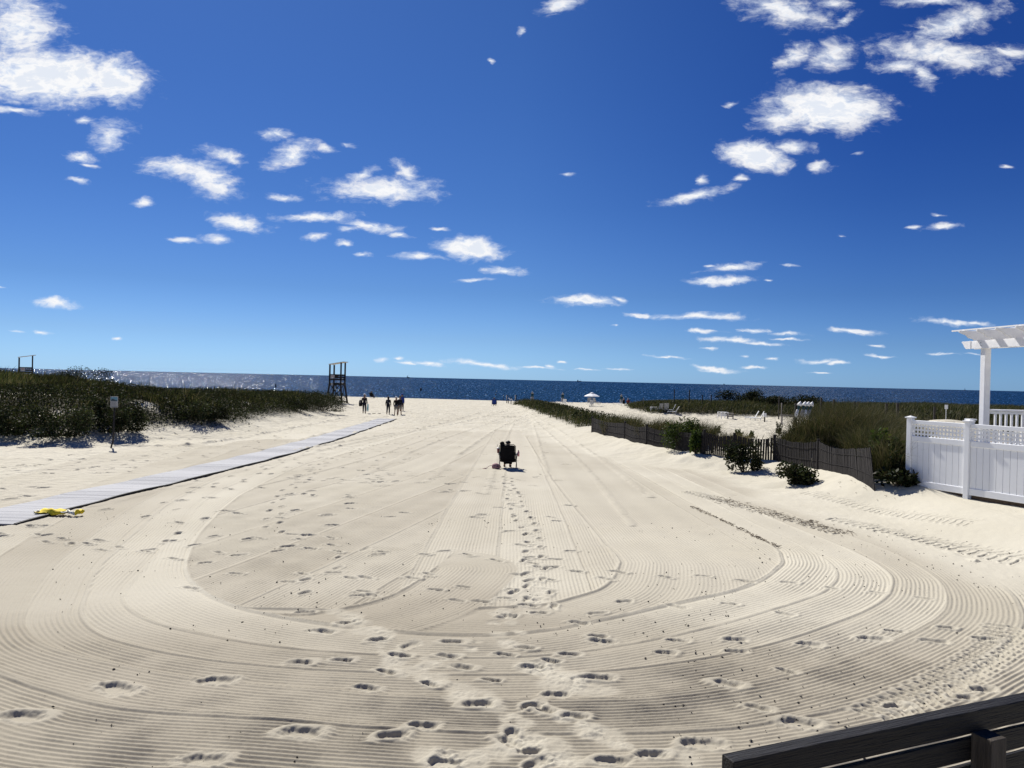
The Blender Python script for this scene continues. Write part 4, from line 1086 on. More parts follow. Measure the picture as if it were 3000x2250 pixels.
def build_front_fence():
    k = 1.2
    def pt(px, py, z): return flat(px, py, z)
    zt = 3 - 1.05 * k
    a = pt(2149, 2233, zt); b = pt(3000, 2053, zt); d = (b - a); d.z = 0; d.normalize()
    nb = Vector((-d.y, d.x, 0))         # away from the camera
    root = thing('plank_fence', 'near black stained plank fence in the lower right corner', 'fence', (a.x, a.y, 0)); rz = math.atan2(d.y, d.x)
    L = 3.2; zz = zt; hts = [.088, .088, .088, .088, .088, .088]
    for i, hh in enumerate(hts):
        th = .062 if i == 0 else .02
        c = d * (L / 2) + nb * (th / 2) + (d * .012 if i else Vector())
        m = MB(); seg = 26; A = -L / 2; vs = []
        m.box((0, 0, 0), (L, th, hh)); o = m.build('plank', 'rail_wood', root, bevel=.004)
        o.location = (c.x, c.y, zz - hh / 2); o.rotation_euler = (0, 0, rz)
        zz -= hh + (.017 if i else .015)
    # square post on the near side, top below the rail
    p = pt(2838, 2148, zt - .105); q = p - Vector((a.x, a.y, 0)); t = q.dot(d)
    q2 = d * t - nb * .047
    m = MB(); m.box((0, 0, 0), (.085, .085, 1.7)); o = m.build('fence_post', mat('post_wood', (.06, .05, .04), .8, .5, 9, bump=.8, stretch=(6, 6, .5)), root, bevel=.003)
    o.location = (q2.x, q2.y, zt - .075 - .85); o.rotation_euler = (0, 0, rz)


build_front_fence()


# ---------------------------------------------------------------- beach mat
def build_mat():
    le = [(0, 1542), (235, 1478), (420, 1432), (600, 1390), (850, 1327), (1000, 1278), (1163, 1217)]
    up = [(0, 1488), (200, 1437), (420, 1386), (600, 1350), (850, 1301), (1000, 1258), (1119, 1217)]
    A = [flat(*p, .06) for p in le]; B = [flat(*p, .06) for p in up]
    A = [A[0] + (A[0] - A[1]) * .6] + A; B = [B[0] + (B[0] - B[1]) * .6] + B
    root = thing('beach_mat', 'long pale grey roll out walkway crossing the sand to the four walkers', 'walkway', (A[0].x, A[0].y, 0)); off = Vector((A[0].x, A[0].y, 0))
    ya, yb = max(A[0].y, B[0].y), min(A[-1].y, B[-1].y)
    n = int((yb - ya) / .09); v = []; f = []; ed = []
    ay = [p.y for p in A]; ax = [p.x for p in A]; by = [p.y for p in B]; bx = [p.x for p in B]
    mr = random.Random(9); s = MB()
    for i in range(n):
        y = ya + (yb - ya) * i / n; x1 = np.interp(y, ay, ax); x1b = np.interp(y + .08, ay, ax)
        wd = 1.34
        x1 += .02 * math.sin(y * 1.3) + .012 * math.sin(y * 4.1); x0 = x1 - wd
        z = .045 + .010 * math.sin(y * 2.1) + mr.uniform(-.002, .002) + Hs(x1, y); gap = .006 if mr.random() > .08 else .022
        s.add([Vector((x0, y, z)) - off, Vector((x1, y, z + .0)) - off, Vector((x1, y + .09 - gap, z)) - off, Vector((x0, y + .09 - gap, z)) - off,
               Vector((x0, y, z - .02)) - off, Vector((x1, y, z - .02)) - off, Vector((x1, y + .09 - gap, z - .02)) - off, Vector((x0, y + .09 - gap, z - .02)) - off],
              [(0, 1, 2, 3), (4, 7, 6, 5), (0, 4, 5, 1), (1, 5, 6, 2), (2, 6, 7, 3), (3, 7, 4, 0)])
        ed.append(Vector((x1 + .035, y, z - .012 )) - off)
    s.build('slat_surface', 'mat_grey', root)
    e = MB(); k = 3
    for p, q in zip(ed[::k], ed[k::k]): e.bar(p, q, .055, .045, side=Vector((1, 0, 0)))
    e.build('edge_strip', 'mat_edge', root)


build_mat()


# ---------------------------------------------------------------- yellow cloth
def build_cloth():
    p = flat(175, 1512, 0); s = p.y / FPX
    root = thing('yellow_cloth', 'crumpled yellow and white beach cloth lying over the mat edge', 'cloth', (p.x, p.y, .02))
    def sheet(x0, x1, w0, w1, hh, matn, name, seed, nx=26, ny=9):
        r_ = random.Random(seed); m = MB(); v = []; f = []; ph = r_.uniform(0, 6)
        for i in range(nx):
            t = i / (nx - 1); cx = x0 + (x1 - x0) * t; w = w0 + (w1 - w0) * t; w *= (.75 + .25 * math.sin(t * 9 + ph))
            for j in range(ny):
                q = j / (ny - 1) * 2 - 1
                z = hh * (1 - q * q) * (.5 + .5 * math.sin(t * math.pi)) + .022 * math.sin(q * 6 + t * 5 + ph) + .01 * math.sin(t * 17 + q * 5) + .05
                v.append((cx + .03 * math.sin(q * 4 + ph), q * w / 2 + .04 * math.sin(t * 7 + ph), max(z, .012)))
        for i in range(nx - 1):
            for j in range(ny - 1): f.append((i * ny + j, (i + 1) * ny + j, (i + 1) * ny + j + 1, i * ny + j + 1))
        m.add(v, f); o = m.build(name, matn, root, smooth=True)
        so_ = o.modifiers.new('thick', 'SOLIDIFY'); so_.thickness = .006
        return o
    sheet(-.42, .14, .40, .24, .075, 'yellow_cloth', 'yellow_fold', 1)
    sheet(.04, .34, .18, .14, .035, 'pale_cloth', 'pale_fold', 2)
    sheet(-.50, -.34, .12, .2, .03, 'pale_cloth', 'pale_corner', 4, 10)
    sheet(.30, .46, .14, .2, .07, 'yellow_cloth', 'yellow_end', 3, 12)
    m = MB(); m.bar((.08, .05, .075), (.19, -.02, .07), .04, .006, side=Vector((0, 1, 0))); m.bar((.2, .03, .06), (.3, .06, .07), .03, .006, side=Vector((0, 1, 0))); m.build('black_strap', 'black_fabric', root)


build_cloth()


# ---------------------------------------------------------------- sign on bent post
def build_sign():
    p = gnd(323, 1312); root = thing('notice_sign', 'notice sign with a picture on a dark post bent at its foot', 'sign', p)
    s = p.y / FPX
    m = MB(); m.tube([(0, 0, -.2), (.05, 0, .10), (.10, 0, .22), (.11, 0, .5), (.14, 0, 1.95)], .032, 8); m.build('post', 'dark_post', root, smooth=True)
    c = Vector((.14, -.045, 1.78)); pw, ph_ = .29, .43
    pan = MB().box(c, (pw, .012, ph_)).build('panel', 'sign_white', root, bevel=.003)
    MB().box(c + Vector((0, -.008, .115)), (pw * .9, .004, .16)).build('picture', 'sign_blue', pan)
    v = MB(); v.prism([(-.12, 0), (.12, 0), (.12, .03), (.04, .05), (-.05, .09), (-.12, .04)], (1, 0, 0), (0, 0, 1), c + Vector((0, -.012, .04)), (0, .003, 0)); v.build('picture_shape', 'sign_dark', pan)
    MB().box(c + Vector((0, -.008, -.19)), (pw * .9, .004, .03)).build('bottom_band', 'sign_dark', pan)
    t = MB()
    for i in range(7): t.box(c + Vector((-.01 * (i % 3), -.008, .02 - i * .026)), (pw * (.8 - .05 * (i % 3)), .003, .006))
    t.build('text_lines', 'dark_post', pan)


build_sign()


# ---------------------------------------------------------------- lifeguard towers
def tower(name, pos, rz, label, signs=True):
    root = thing(name, label, 'lifeguard tower', pos, rz, 'wooden lifeguard towers')
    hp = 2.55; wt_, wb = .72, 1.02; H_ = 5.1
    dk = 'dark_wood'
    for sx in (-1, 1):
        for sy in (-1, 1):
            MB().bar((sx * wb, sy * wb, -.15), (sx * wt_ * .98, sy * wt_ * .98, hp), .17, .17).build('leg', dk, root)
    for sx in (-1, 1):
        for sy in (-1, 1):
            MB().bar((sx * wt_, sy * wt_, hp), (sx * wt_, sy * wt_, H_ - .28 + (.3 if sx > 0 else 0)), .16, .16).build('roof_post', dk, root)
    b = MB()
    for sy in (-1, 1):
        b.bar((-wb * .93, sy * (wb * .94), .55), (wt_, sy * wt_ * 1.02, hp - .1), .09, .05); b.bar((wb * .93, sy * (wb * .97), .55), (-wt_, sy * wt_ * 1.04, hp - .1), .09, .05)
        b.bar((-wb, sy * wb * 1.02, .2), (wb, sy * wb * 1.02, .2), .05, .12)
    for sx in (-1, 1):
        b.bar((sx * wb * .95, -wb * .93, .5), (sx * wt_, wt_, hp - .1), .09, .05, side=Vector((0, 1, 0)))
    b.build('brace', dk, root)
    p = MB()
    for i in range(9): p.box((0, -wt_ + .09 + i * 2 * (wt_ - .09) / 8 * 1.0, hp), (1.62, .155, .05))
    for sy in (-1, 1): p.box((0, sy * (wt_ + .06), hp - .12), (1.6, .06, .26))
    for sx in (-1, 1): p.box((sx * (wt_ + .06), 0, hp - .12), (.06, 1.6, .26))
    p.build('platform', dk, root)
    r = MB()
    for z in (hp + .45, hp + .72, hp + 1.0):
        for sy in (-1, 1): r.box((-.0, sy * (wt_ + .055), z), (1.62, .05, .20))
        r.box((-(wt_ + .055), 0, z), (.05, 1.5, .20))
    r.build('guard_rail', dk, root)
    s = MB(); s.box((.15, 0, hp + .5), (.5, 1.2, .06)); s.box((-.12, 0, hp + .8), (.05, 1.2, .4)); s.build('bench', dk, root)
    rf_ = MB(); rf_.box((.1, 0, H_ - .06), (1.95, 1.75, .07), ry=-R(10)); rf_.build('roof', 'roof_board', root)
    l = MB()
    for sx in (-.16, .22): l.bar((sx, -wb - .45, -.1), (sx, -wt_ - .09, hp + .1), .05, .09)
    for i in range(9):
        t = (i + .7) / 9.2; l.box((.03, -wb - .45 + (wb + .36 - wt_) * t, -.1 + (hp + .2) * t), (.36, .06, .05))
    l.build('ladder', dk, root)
    MB().box((-.32, -wt_ - .095, hp + .8), (.50, .02, .42)).build('sign_panel', 'sign_white', root)
    MB().box((-.30, -wt_ - .108, hp + .86), (.3, .006, .05)).build('sign_band', 'sign_red', root)
    n = MB().box((-.36, -wt_ - .12, hp - .12), (.26, .02, .28)).build('number_plate', 'sign_white', root)
    MB().box((-.35, -wt_ - .134, hp - .12), (.035, .006, .17)).build('number', 'dark_post', n)
    return root


pt = at(987, 1175, 96); tower('lifeguard_tower', (pt.x, pt.y, Hs(pt.x, pt.y)), R(-8), 'tall wooden lifeguard tower with ladder at the end of the left dune')
pt = at(74, 1150, 98); tower('lifeguard_tower', (pt.x, pt.y, at(74, 1041, 98).z - 5.15), R(32), 'distant lifeguard tower half hidden behind the left dune')


# ---------------------------------------------------------------- people
def skin_obj(name, joints, edges, radii, material, parent, root_joint, sub=1):
    names = list(joints); idx = {n: i for i, n in enumerate(names)}
    me = bpy.data.meshes.new(name); me.from_pydata([tuple(joints[n]) for n in names], [(idx[a], idx[b]) for a, b in edges], [])
    me.materials.append(MAT[material])
    o = bpy.data.objects.new(name, me); C.objects.link(o); o.parent = parent
    o.modifiers.new('skin', 'SKIN'); sv = me.skin_vertices[0].data if len(me.skin_vertices) else None
    if sv is None:
        me.attributes  # noqa
    for n in names:
        r = radii[n]; sv[idx[n]].radius = (r, r) if isinstance(r, (int, float)) else r
        sv[idx[n]].use_root = (n == root_joint)
    s = o.modifiers.new('sub', 'SUBSURF'); s.levels = sub; s.render_levels = sub
    me.polygons.foreach_set('use_smooth', [True] * len(me.polygons))
    o.modifiers['skin'].use_smooth_shade = True
    return o


RAD = dict(pelvis=.135, belly=.125, chest=.145, collar=.09, neck=.055, jaw=.078, head=.098, crown=.07, nose=.018, shL=.062, elL=.044, wrL=.03, paL=.034, hipL=.09, knL=.06, anL=.042, heL=.04, toL=.034)


def person(label, pos, rz, pose='stand', scale=1.0, skin='skin', hair='hair_dark', top='dark_shirt', legs='dark_jeans', sleeves=True, short=False,
           hat=None, group='people on the beach', over=None, longhair=False, hood=False):
    root = thing('person', label, 'person', pos, rz, group); root.scale = (scale,) * 3
    J = dict(pelvis=(0, 0, .95), belly=(0, .01, 1.1), chest=(0, 0, 1.3), collar=(0, -.01, 1.44), neck=(0, .0, 1.51), jaw=(0, .03, 1.58), head=(0, .015, 1.66), crown=(0, .0, 1.74), nose=(0, .125, 1.63))
    side = dict(shL=(.17, -.01, 1.41), elL=(.225, -.03, 1.14), wrL=(.25, .05, .90), paL=(.255, .07, .83), hipL=(.09, 0, .9), knL=(.10, .03, .5), anL=(.10, -.03, .09), heL=(.10, -.08, .045), toL=(.115, .12, .035))
    if pose == 'walk':
        pass
    for k, v in side.items():
        J[k] = v; J[k[:-1] + 'R'] = (-v[0], v[1], v[2])
    if pose == 'walk':
        J.update(knL=(.10, .13, .52), anL=(.10, .10, .10), heL=(.10, .05, .05), toL=(.11, .25, .04), knR=(-.10, -.02, .50), anR=(-.10, -.27, .14), heR=(-.10, -.33, .12), toR=(-.11, -.14, .035),
                 elL=(.24, -.12, 1.15), wrL=(.26, -.12, .92), paL=(.26, -.12, .84), elR=(-.24, .06, 1.15), wrR=(-.26, .2, .96), paR=(-.26, .25, .89))
    if pose == 'sit':      # in a low chair, leaning back
        J.update(pelvis=(0, 0, .36), belly=(0, -.05, .50), chest=(0, -.13, .70), collar=(0, -.18, .84), neck=(0, -.18, .91), jaw=(0, -.15, .98), head=(0, -.165, 1.06), crown=(0, -.18, 1.14), nose=(0, -.05, 1.03))
        for s, t in (('L', 1), ('R', -1)):
            J.update({'sh' + s: (.17 * t, -.17, .81), 'el' + s: (.29 * t, -.12, .58), 'wr' + s: (.30 * t, .12, .60), 'pa' + s: (.30 * t, .19, .60),
                      'hip' + s: (.09 * t, .03, .34), 'kn' + s: (.12 * t, .44, .46), 'an' + s: (.12 * t, .62, .10), 'he' + s: (.12 * t, .58, .05), 'to' + s: (.13 * t, .78, .04)})
    if pose == 'ground':   # sitting on the sand, knees up
        J.update(pelvis=(0, 0, .13), belly=(0, -.02, .28), chest=(0, .03, .48), collar=(0, .06, .62), neck=(0, .07, .69), jaw=(0, .10, .76), head=(0, .09, .84), crown=(0, .07, .92), nose=(0, .2, .81))
        for s, t in (('L', 1), ('R', -1)):
            J.update({'sh' + s: (.17 * t, .05, .59), 'el' + s: (.24 * t, .2, .40), 'wr' + s: (.12 * t, .40, .42), 'pa' + s: (.06 * t, .45, .42),
                      'hip' + s: (.09 * t, .03, .12), 'kn' + s: (.13 * t, .40, .44), 'an' + s: (.13 * t, .56, .09), 'he' + s: (.13 * t, .52, .04), 'to' + s: (.14 * t, .72, .035)})
    if over: J.update(over)
    Rr = {k: RAD.get(k, RAD.get(k[:-1] + 'L')) for k in J}
    E = [('pelvis', 'belly'), ('belly', 'chest'), ('chest', 'collar'), ('collar', 'neck'), ('neck', 'jaw'), ('jaw', 'head'), ('head', 'crown'), ('jaw', 'nose')]
    for s in 'LR':
        E += [('collar', 'sh' + s), ('sh' + s, 'el' + s), ('el' + s, 'wr' + s), ('wr' + s, 'pa' + s), ('pelvis', 'hip' + s), ('hip' + s, 'kn' + s), ('kn' + s, 'an' + s), ('an' + s, 'he' + s), ('an' + s, 'to' + s)]
        w = Vector(J['wr' + s]); p = Vector(J['pa' + s]); d = (p - w).normalized(); t = 1 if s == 'L' else -1
        sd_ = Vector((0, 1, 0)) - d * d.y
        if sd_.length < .3: sd_ = Vector((0, 0, 1)) - d * d.z
        sd_.normalize(); inn = d.cross(sd_) * (-t)
        for i, (o_, l_) in enumerate(((.026, .062), (.009, .072), (-.009, .066), (-.026, .050))):
            k1, k2 = 'f%d%s' % (i, s), 'g%d%s' % (i, s)
            J[k1] = tuple(p + sd_ * o_ + d * (.022 + l_ * .45)); J[k2] = tuple(p + sd_ * o_ * 1.1 + d * (.02 + l_ * .85) + inn * .02)
            Rr[k1] = .0095; Rr[k2] = .008; E += [('pa' + s, k1), (k1, k2)]
        k1, k2 = 't1' + s, 't2' + s
        J[k1] = tuple(w + (p - w) * .5 + sd_ * .036); J[k2] = tuple(w + (p - w) * .9 + sd_ * .055 + inn * .012); Rr[k1] = .011; Rr[k2] = .009; E += [('wr' + s, k1), (k1, k2)]
    skin_obj('body', J, E, Rr, skin, root, 'pelvis')
    # clothes
    tn = ['belly', 'chest', 'collar', 'pelvis'] + [a + s for s in 'LR' for a in (('sh', 'el', 'wr') if sleeves else ('sh', 'el'))]
    tj = {k: Vector(J[k]) for k in tn}
    if sleeves:
        for s in 'LR': tj['wr' + s] = tj['el' + s].lerp(tj['wr' + s], .9)
    else:
        for s in 'LR': tj['el' + s] = tj['sh' + s].lerp(tj['el' + s], .7)
    te = [('pelvis', 'belly'), ('belly', 'chest'), ('chest', 'collar')] + [(a, b) for s in 'LR' for a, b in ([('collar', 'sh' + s), ('sh' + s, 'el' + s)] + ([('el' + s, 'wr' + s)] if sleeves else []))]
    skin_obj('shirt', tj, te, {k: (Rr[k] + .022 if k in ('pelvis', 'belly', 'chest') else Rr[k] + .014) for k in tn}, top, root, 'belly')
    ln_ = ['pelvis'] + [a + s for s in 'LR' for a in (('hip', 'kn') if short else ('hip', 'kn', 'an'))]
    lj = {k: Vector(J[k]) for k in ln_}
    if not short:
        for s in 'LR': lj['an' + s] = lj['kn' + s].lerp(lj['an' + s], .92)
    le_ = [e for e in E if e[0] in lj and e[1] in lj]
    lr = {k: Rr[k] + (.03 if short else .018) for k in ln_}
    if short:
        for s in 'LR': lr['kn' + s] = .095
    skin_obj('shorts' if short else 'trousers', lj, le_, lr, legs, root, 'pelvis')
    for s in 'LR':
        a_, b_, c_ = Vector(J['he' + s]), Vector(J['to' + s]), Vector(J['an' + s])
        skin_obj('shoe', {'a': a_, 'b': a_.lerp(b_, .5) + Vector((0, 0, .01)), 'c': b_}, [('a', 'b'), ('b', 'c')], {'a': .046, 'b': .05, 'c': .042}, 'black_fabric', root, 'b')
    # hair and face
    hd = Vector(J['head']); cr = Vector(J['crown']); ax = (cr - hd).normalized()
    m = MB(); n = 14; prof = [(.115 * math.sin(math.pi * i / 10) + .002, .125 * math.cos(math.pi * i / 10)) for i in range(10, -1, -1)]
    m.lathe([(r, z) for r, z in prof if z > -.02], (0, 0, 0), n)
    hm = m.build('hair', hair, root, smooth=True); hm.location = hd + ax * .025 + Vector((0, -.018, 0))
    if longhair:
        m = MB(); m.lathe([(.05, -.22), (.085, -.17), (.105, -.05), (.10, .06)], (0, 0, 0), 12); q = m.build('back_hair', hair, root, smooth=True); q.location = hd + Vector((0, -.055, 0)); q.scale = (1, .6, 1)
    for t in (-1, 1):
        m = MB(); m.lathe([(.002, -.01), (.01, -.006), (.012, 0), (.01, .006), (.002, .01)], (0, 0, 0), 8); e = m.build('eye', 'hair_dark', root); e.location = hd + Vector((.034 * t, .083, .0))
    if hat:
        m = MB(); m.lathe([(.125, 0), (.125, .04), (.11, .09), (.06, .125), (.004, .135)], (0, 0, 0), 16)
        q = m.build('cap', hat, root, smooth=True); q.location = hd + ax * .04
        m = MB(); m.box((0, .13, .012), (.16, .13, .012)); m.build('peak', hat, q, bevel=.005)
    return root


def chair(label, pos, rz, fabric, group='low beach chairs', scale=1.0, name='beach_chair'):
    root = thing(name, label, 'beach chair', pos, rz, group); root.scale = (scale,) * 3
    w = .30
    # back and seat fabric with gentle sag
    def sling(pts, nm, wd):
        m = MB(); v = []; f = []; nx = 7
        for i, p in enumerate(pts):
            for j in range(nx):
                q = j / (nx - 1) * 2 - 1; v.append((q * wd, p[0] , p[1] - .03 * (1 - q * q)))
        for i in range(len(pts) - 1):
            for j in range(nx - 1): f.append((i * nx + j, i * nx + j + 1, (i + 1) * nx + j + 1, (i + 1) * nx + j))
        m.add(v, f); o = m.build(nm, fabric, root, smooth=True); s = o.modifiers.new('t', 'SOLIDIFY'); s.thickness = .012; return o
    sling([(-.20, .28), (-.28, .48), (-.36, .70), (-.44, .93)], 'backrest', w)
    sling([(-.20, .28), (-.02, .27), (.14, .29), (.28, .33)], 'seat', w)
    m = MB()
    m.tube([(-w - .02, -.18, .26), (-w - .02, -.45, .93), (-w + .05, -.475, .985), (w - .05, -.475, .985), (w + .02, -.45, .93), (w + .02, -.18, .26)], .015, 6)
    m.tube([(-w - .02, -.25, .29), (-w - .02, .28, .34), (w + .02, .28, .34), (w + .02, -.25, .29)], .014, 6)
    m.tube([(-w, -.22, .28), (w, -.22, .28)], .013, 6)
    m.build('back_frame', 'black_metal', root, smooth=True)
    for t in (-1, 1):
        m = MB(); x = t * (w + .04)
        m.tube([(x, .30, .0), (x, -.30, .56)], .013, 6); m.tube([(x, -.32, .0), (x, .26, .56)], .013, 6); m.tube([(x, .30, .012), (x, -.32, .012)], .012, 6)
        m.build('side_frame', 'grey_metal' if t < 0 else 'black_metal', root, smooth=True)
        m = MB(); m.box((x + t * .01, -.02, .575), (.055, .60, .03)); m.build('armrest', 'black_metal', root, bevel=.008)
    m = MB(); m.tube([(-w + .03, -.49, .90), (0, -.50, .92), (w - .03, -.49, .90)], .05, 8); m.build('head_pillow', fabric, root, smooth=True)
    return root


# main seated visitor
pc = gnd(1488, 1371)
pc.z = Hs(pc.x, pc.y)
rzc = R(-4)
chair('black folding beach chair facing the sea, nearest chair on the raked sand', pc, rzc, 'black_fabric', scale=.84)
person('person in teal seated in the near black chair, back to the viewer', (pc.x, pc.y + .03, pc.z + .0), rzc, 'sit', .78, top='teal_shirt', legs='black_fabric', short=True,
       over=dict(elL=(.31, -.10, .60), elR=(-.37, -.16, .62), wrR=(-.40, .06, .66), paR=(-.40, .13, .67), knL=(.10, .40, .44), anL=(.06, .30, .12), heL=(.06, .26, .06), toL=(.08, .44, .04),
                 knR=(-.13, .42, .45), anR=(-.18, .34, .11), heR=(-.18, .30, .05), toR=(-.19, .48, .04)))
m = MB(); m.lathe([(.032, 0), (.045, .15), (.047, .155)], (0, 0, 0), 14); o = thing('drink_cup', 'dark red iced drink cup with straw on the left chair arm', 'cup', (pc.x - .345, pc.y + .04, pc.z + .495))
m.build('cup', 'cup_drink', o, smooth=True); m = MB(); m.lathe([(.049, .155), (.045, .175), (.02, .19)], (0, 0, 0), 14); m.build('lid', 'white_plastic', o); m = MB(); m.tube([(0, 0, .17), (-.03, 0, .29)], .005, 6); m.build('straw', 'dark_post', o)
m = MB(); m.lathe([(.035, 0), (.037, .13), (.03, .16), (.018, .18)], (0, 0, 0), 12); o = thing('bottle', 'pale pink bottle at the right arm of the near black chair', 'bottle', (pc.x + .345, pc.y + .02, pc.z + .40))
m.build('bottle_body', 'pink', o, smooth=True); MB().lathe([(.02, .18), (.02, .205)], (0, 0, 0), 10).build('bottle_cap', 'black_fabric', o)
# dark towel hung over the chair corner
m = MB(); m.box((0, 0, 0), (.15, .13, .18), ry=R(-24)); o = m.build('dark_towel', 'black_fabric', bevel=.05); o.location = (pc.x - .20, pc.y - .34, pc.z + .83); tag(o, 'bundled black towel slung over the left top corner of the near chair', 'towel')
# bag
def build_bag():
    p = gnd(1453, 1373); root = thing('shoulder_bag', 'slumped dusty pink shoulder bag on the sand left of the near chair', 'bag', (p.x, p.y, p.z)); root.scale = (.78,) * 3
    m = MB(); m.lathe([(.10, -.01), (.17, .03), (.19, .09), (.16, .17), (.09, .215), (.03, .235)], (0, 0, 0), 18, fn=lambda a, z: 1 + .10 * math.sin(3 * a + z * 20) + .05 * math.sin(7 * a)); o = m.build('bag_body', 'pink_bag', root, smooth=True); o.scale = (1.05, .8, 1)
    m = MB(); m.tube([(-.14, 0, .10), (-.2, -.02, .14), (-.32, -.06, .10), (-.40, -.1, .03), (-.5, -.16, .02), (-.56, -.2, .02), (-.42, -.26, .02)], .011, 6); m.build('strap', 'pink_bag', root, smooth=True)
    m = MB(); m.box((.02, -.125, .12), (.2, .03, .02)); m.build('zip', 'dark_post', root)


build_bag()

# walkers (feet pixel, height px)
GW = 'walkers at the end of the mat'
def stand(px, py, hpx, label, **k):
    p = gnd(px, py); hh = hpx * p.y / FPX; k.setdefault('group', GW)
    o = person(label, (p.x, p.y, p.z + .0), k.pop('rz', 0), k.pop('pose', 'walk'), hh / 1.80, **k); return o, p, hh / 1.8


w1, p1, s1 = stand(1067, 1211, 57, 'walker in a white cap and dark clothes, left of the mat, carrying folded chairs', hat='white_cloth', top='dark_shirt', legs='dark_jeans', pose='stand')
w2, p2, s2 = stand(1137, 1215, 54, 'walker with a small backpack and long dark trousers, left of the group on the mat', top='black_fabric', legs='dark_jeans', longhair=True, rz=R(4))
w3, p3, s3 = stand(1160, 1217, 55, 'walker in a black top, pale grey shorts and light cap at the mat end', top='black_fabric', legs='grey_shorts', short=True, hat='white_cloth')
w4, p4, s4 = stand(1171, 1215, 55, 'walker in dark shirt half hidden behind the one in pale shorts', top='dark_shirt', legs='grey_shorts', short=True, rz=R(-6))
w5, p5, s5 = stand(1177, 1205, 51, 'walker in a blue cap with a blue folded chair on the back', top='blue_shirt', legs='dark_jeans', hat='navy_fabric', rz=R(-5))
# what they carry
def folded_chair(label, pos, rz, frame, fabric, sc=1.0, tilt=0):
    root = thing('folded_chair', label, 'folded chair', pos, rz, 'folded chairs carried by walkers'); root.scale = (sc,) * 3; root.rotation_euler = (tilt, 0, rz)
    m = MB(); m.tube([(-.22, 0, 0), (-.22, 0, .8), (-.16, 0, .86), (.16, 0, .86), (.22, 0, .8), (.22, 0, 0), (-.22, 0, 0)], .014, 6); m.build('frame', frame, root)
    m = MB(); m.tube([(-.2, .06, .05), (-.2, .06, .6), (.2, .06, .6), (.2, .06, .05)], .012, 6); m.build('rear_frame', frame, root)
    m = MB(); m.box((0, .01, .45), (.4, .02, .68)); m.box((0, .05, .3), (.38, .02, .4)); m.build('sling', fabric, root, bevel=.005)
    return root
folded_chair('pale green and white folded chair carried in the right hand of the capped walker', (p1.x + .30 * s1, p1.y + .12, p1.z + .14), R(80), 'white_plastic', 'light_teal', .85)
m = MB(); m.lathe([(.10, 0), (.15, .06), (.16, .3), (.13, .5), (.05, .56)], (0, 0, 0), 12, fn=lambda a, z: 1 + .1 * math.sin(2 * a)); o = thing('tote_bag', 'grey tote bag hanging at the left side of the capped walker', 'bag', (p1.x - .36 * s1, p1.y + .05, p1.z + .62)); m.build('bag_body', 'dark_shirt', o, smooth=True)
m = MB(); m.tube([(-.1, 0, .5), (0, 0, .78), (.1, 0, .5)], .015, 6); m.build('handle', 'grey_shorts', o); MB().box((-.03, -.165, .4), (.16, .01, .2)).build('patch', 'grey_shorts', o)
o = thing('backpack', 'small patterned backpack worn by the walker in long trousers', 'backpack', (p2.x, p2.y - .20 * s2, p2.z + 1.04 * s2)); m = MB(); m.lathe([(.10, 0), (.15, .05), (.155, .25), (.11, .36), (.03, .40)], (0, 0, 0), 12); b = m.build('pack', 'dark_jeans', o, smooth=True); b.scale = (.9, .6, .95)
m = MB(); m.bar((-.1, -.085, .3), (.08, -.1, .1), .03, .01); m.build('pocket_trim', 'grey_shorts', o)
folded_chair('blue folded backpack chair on the back of the blue capped walker', (p5.x + .06, p5.y - .20, p5.z + .78 * s5), R(3), 'black_metal', 'navy_fabric', .85)

# loose sandals
o = thing('sandals', 'pair of dark sandals left on the sand beside the mat end', 'sandals', gnd(1103, 1212)); 
for i in (-1, 1):
    m = MB(); m.prism([(-.14, -.04), (0, -.05), (.13, -.045), (.15, 0), (.13, .045), (0, .03), (-.14, .04)], (1, 0, 0), (0, 1, 0), (i * .22, .08 * i, .03), (0, 0, .04)); m.build('sandal', 'black_fabric', o)

# seated farther off
def seated_chair(px, py, lab_c, lab_p, fabric, hpx, rz=0, **k):
    p = gnd(px, py); sc = hpx * p.y / FPX / 1.12
    chair(lab_c, p, rz, fabric, scale=sc); person(lab_p, (p.x, p.y, p.z), rz, 'sit', sc, **k)
seated_chair(1090, 1166, 'black beach chair with a sitter near the shoreline behind the walkers', 'person seated in the black chair near the shoreline behind the walkers', 'black_fabric', 19, R(-20), top='black_fabric')
seated_chair(1448, 1190, 'navy beach chair with a sitter near the dark signposts', 'person in white seated in the navy chair near the signposts', 'navy_fabric', 24, 0, top='white_cloth', legs='white_cloth', hair='hair_dark')
def ground_sit(px, py, hpx, lab, **k):
    p = gnd(px, py); sc = hpx * p.y / FPX / .92
    return person(lab, p, k.pop('rz', 0), 'ground', sc, **k), p, sc
ground_sit(1452, 1170, 15, 'person in a tan shirt sitting at the berm above the navy chair', top='tan_shirt', legs='grey_shorts')
g2, q2_, sc2 = ground_sit(1424, 1168, 11, 'small figure in white cap sitting at the berm, left of the tan shirt', top='dark_shirt', hat='white_cloth')
ground_sit(1146, 1163, 7, 'tiny dark figure lying low at the berm behind the four walkers', top='dark_shirt', hat='white_cloth')
ground_sit(1344, 1168, 3.2, 'tiniest dark figure at the berm between tower and signposts', top='dark_shirt')

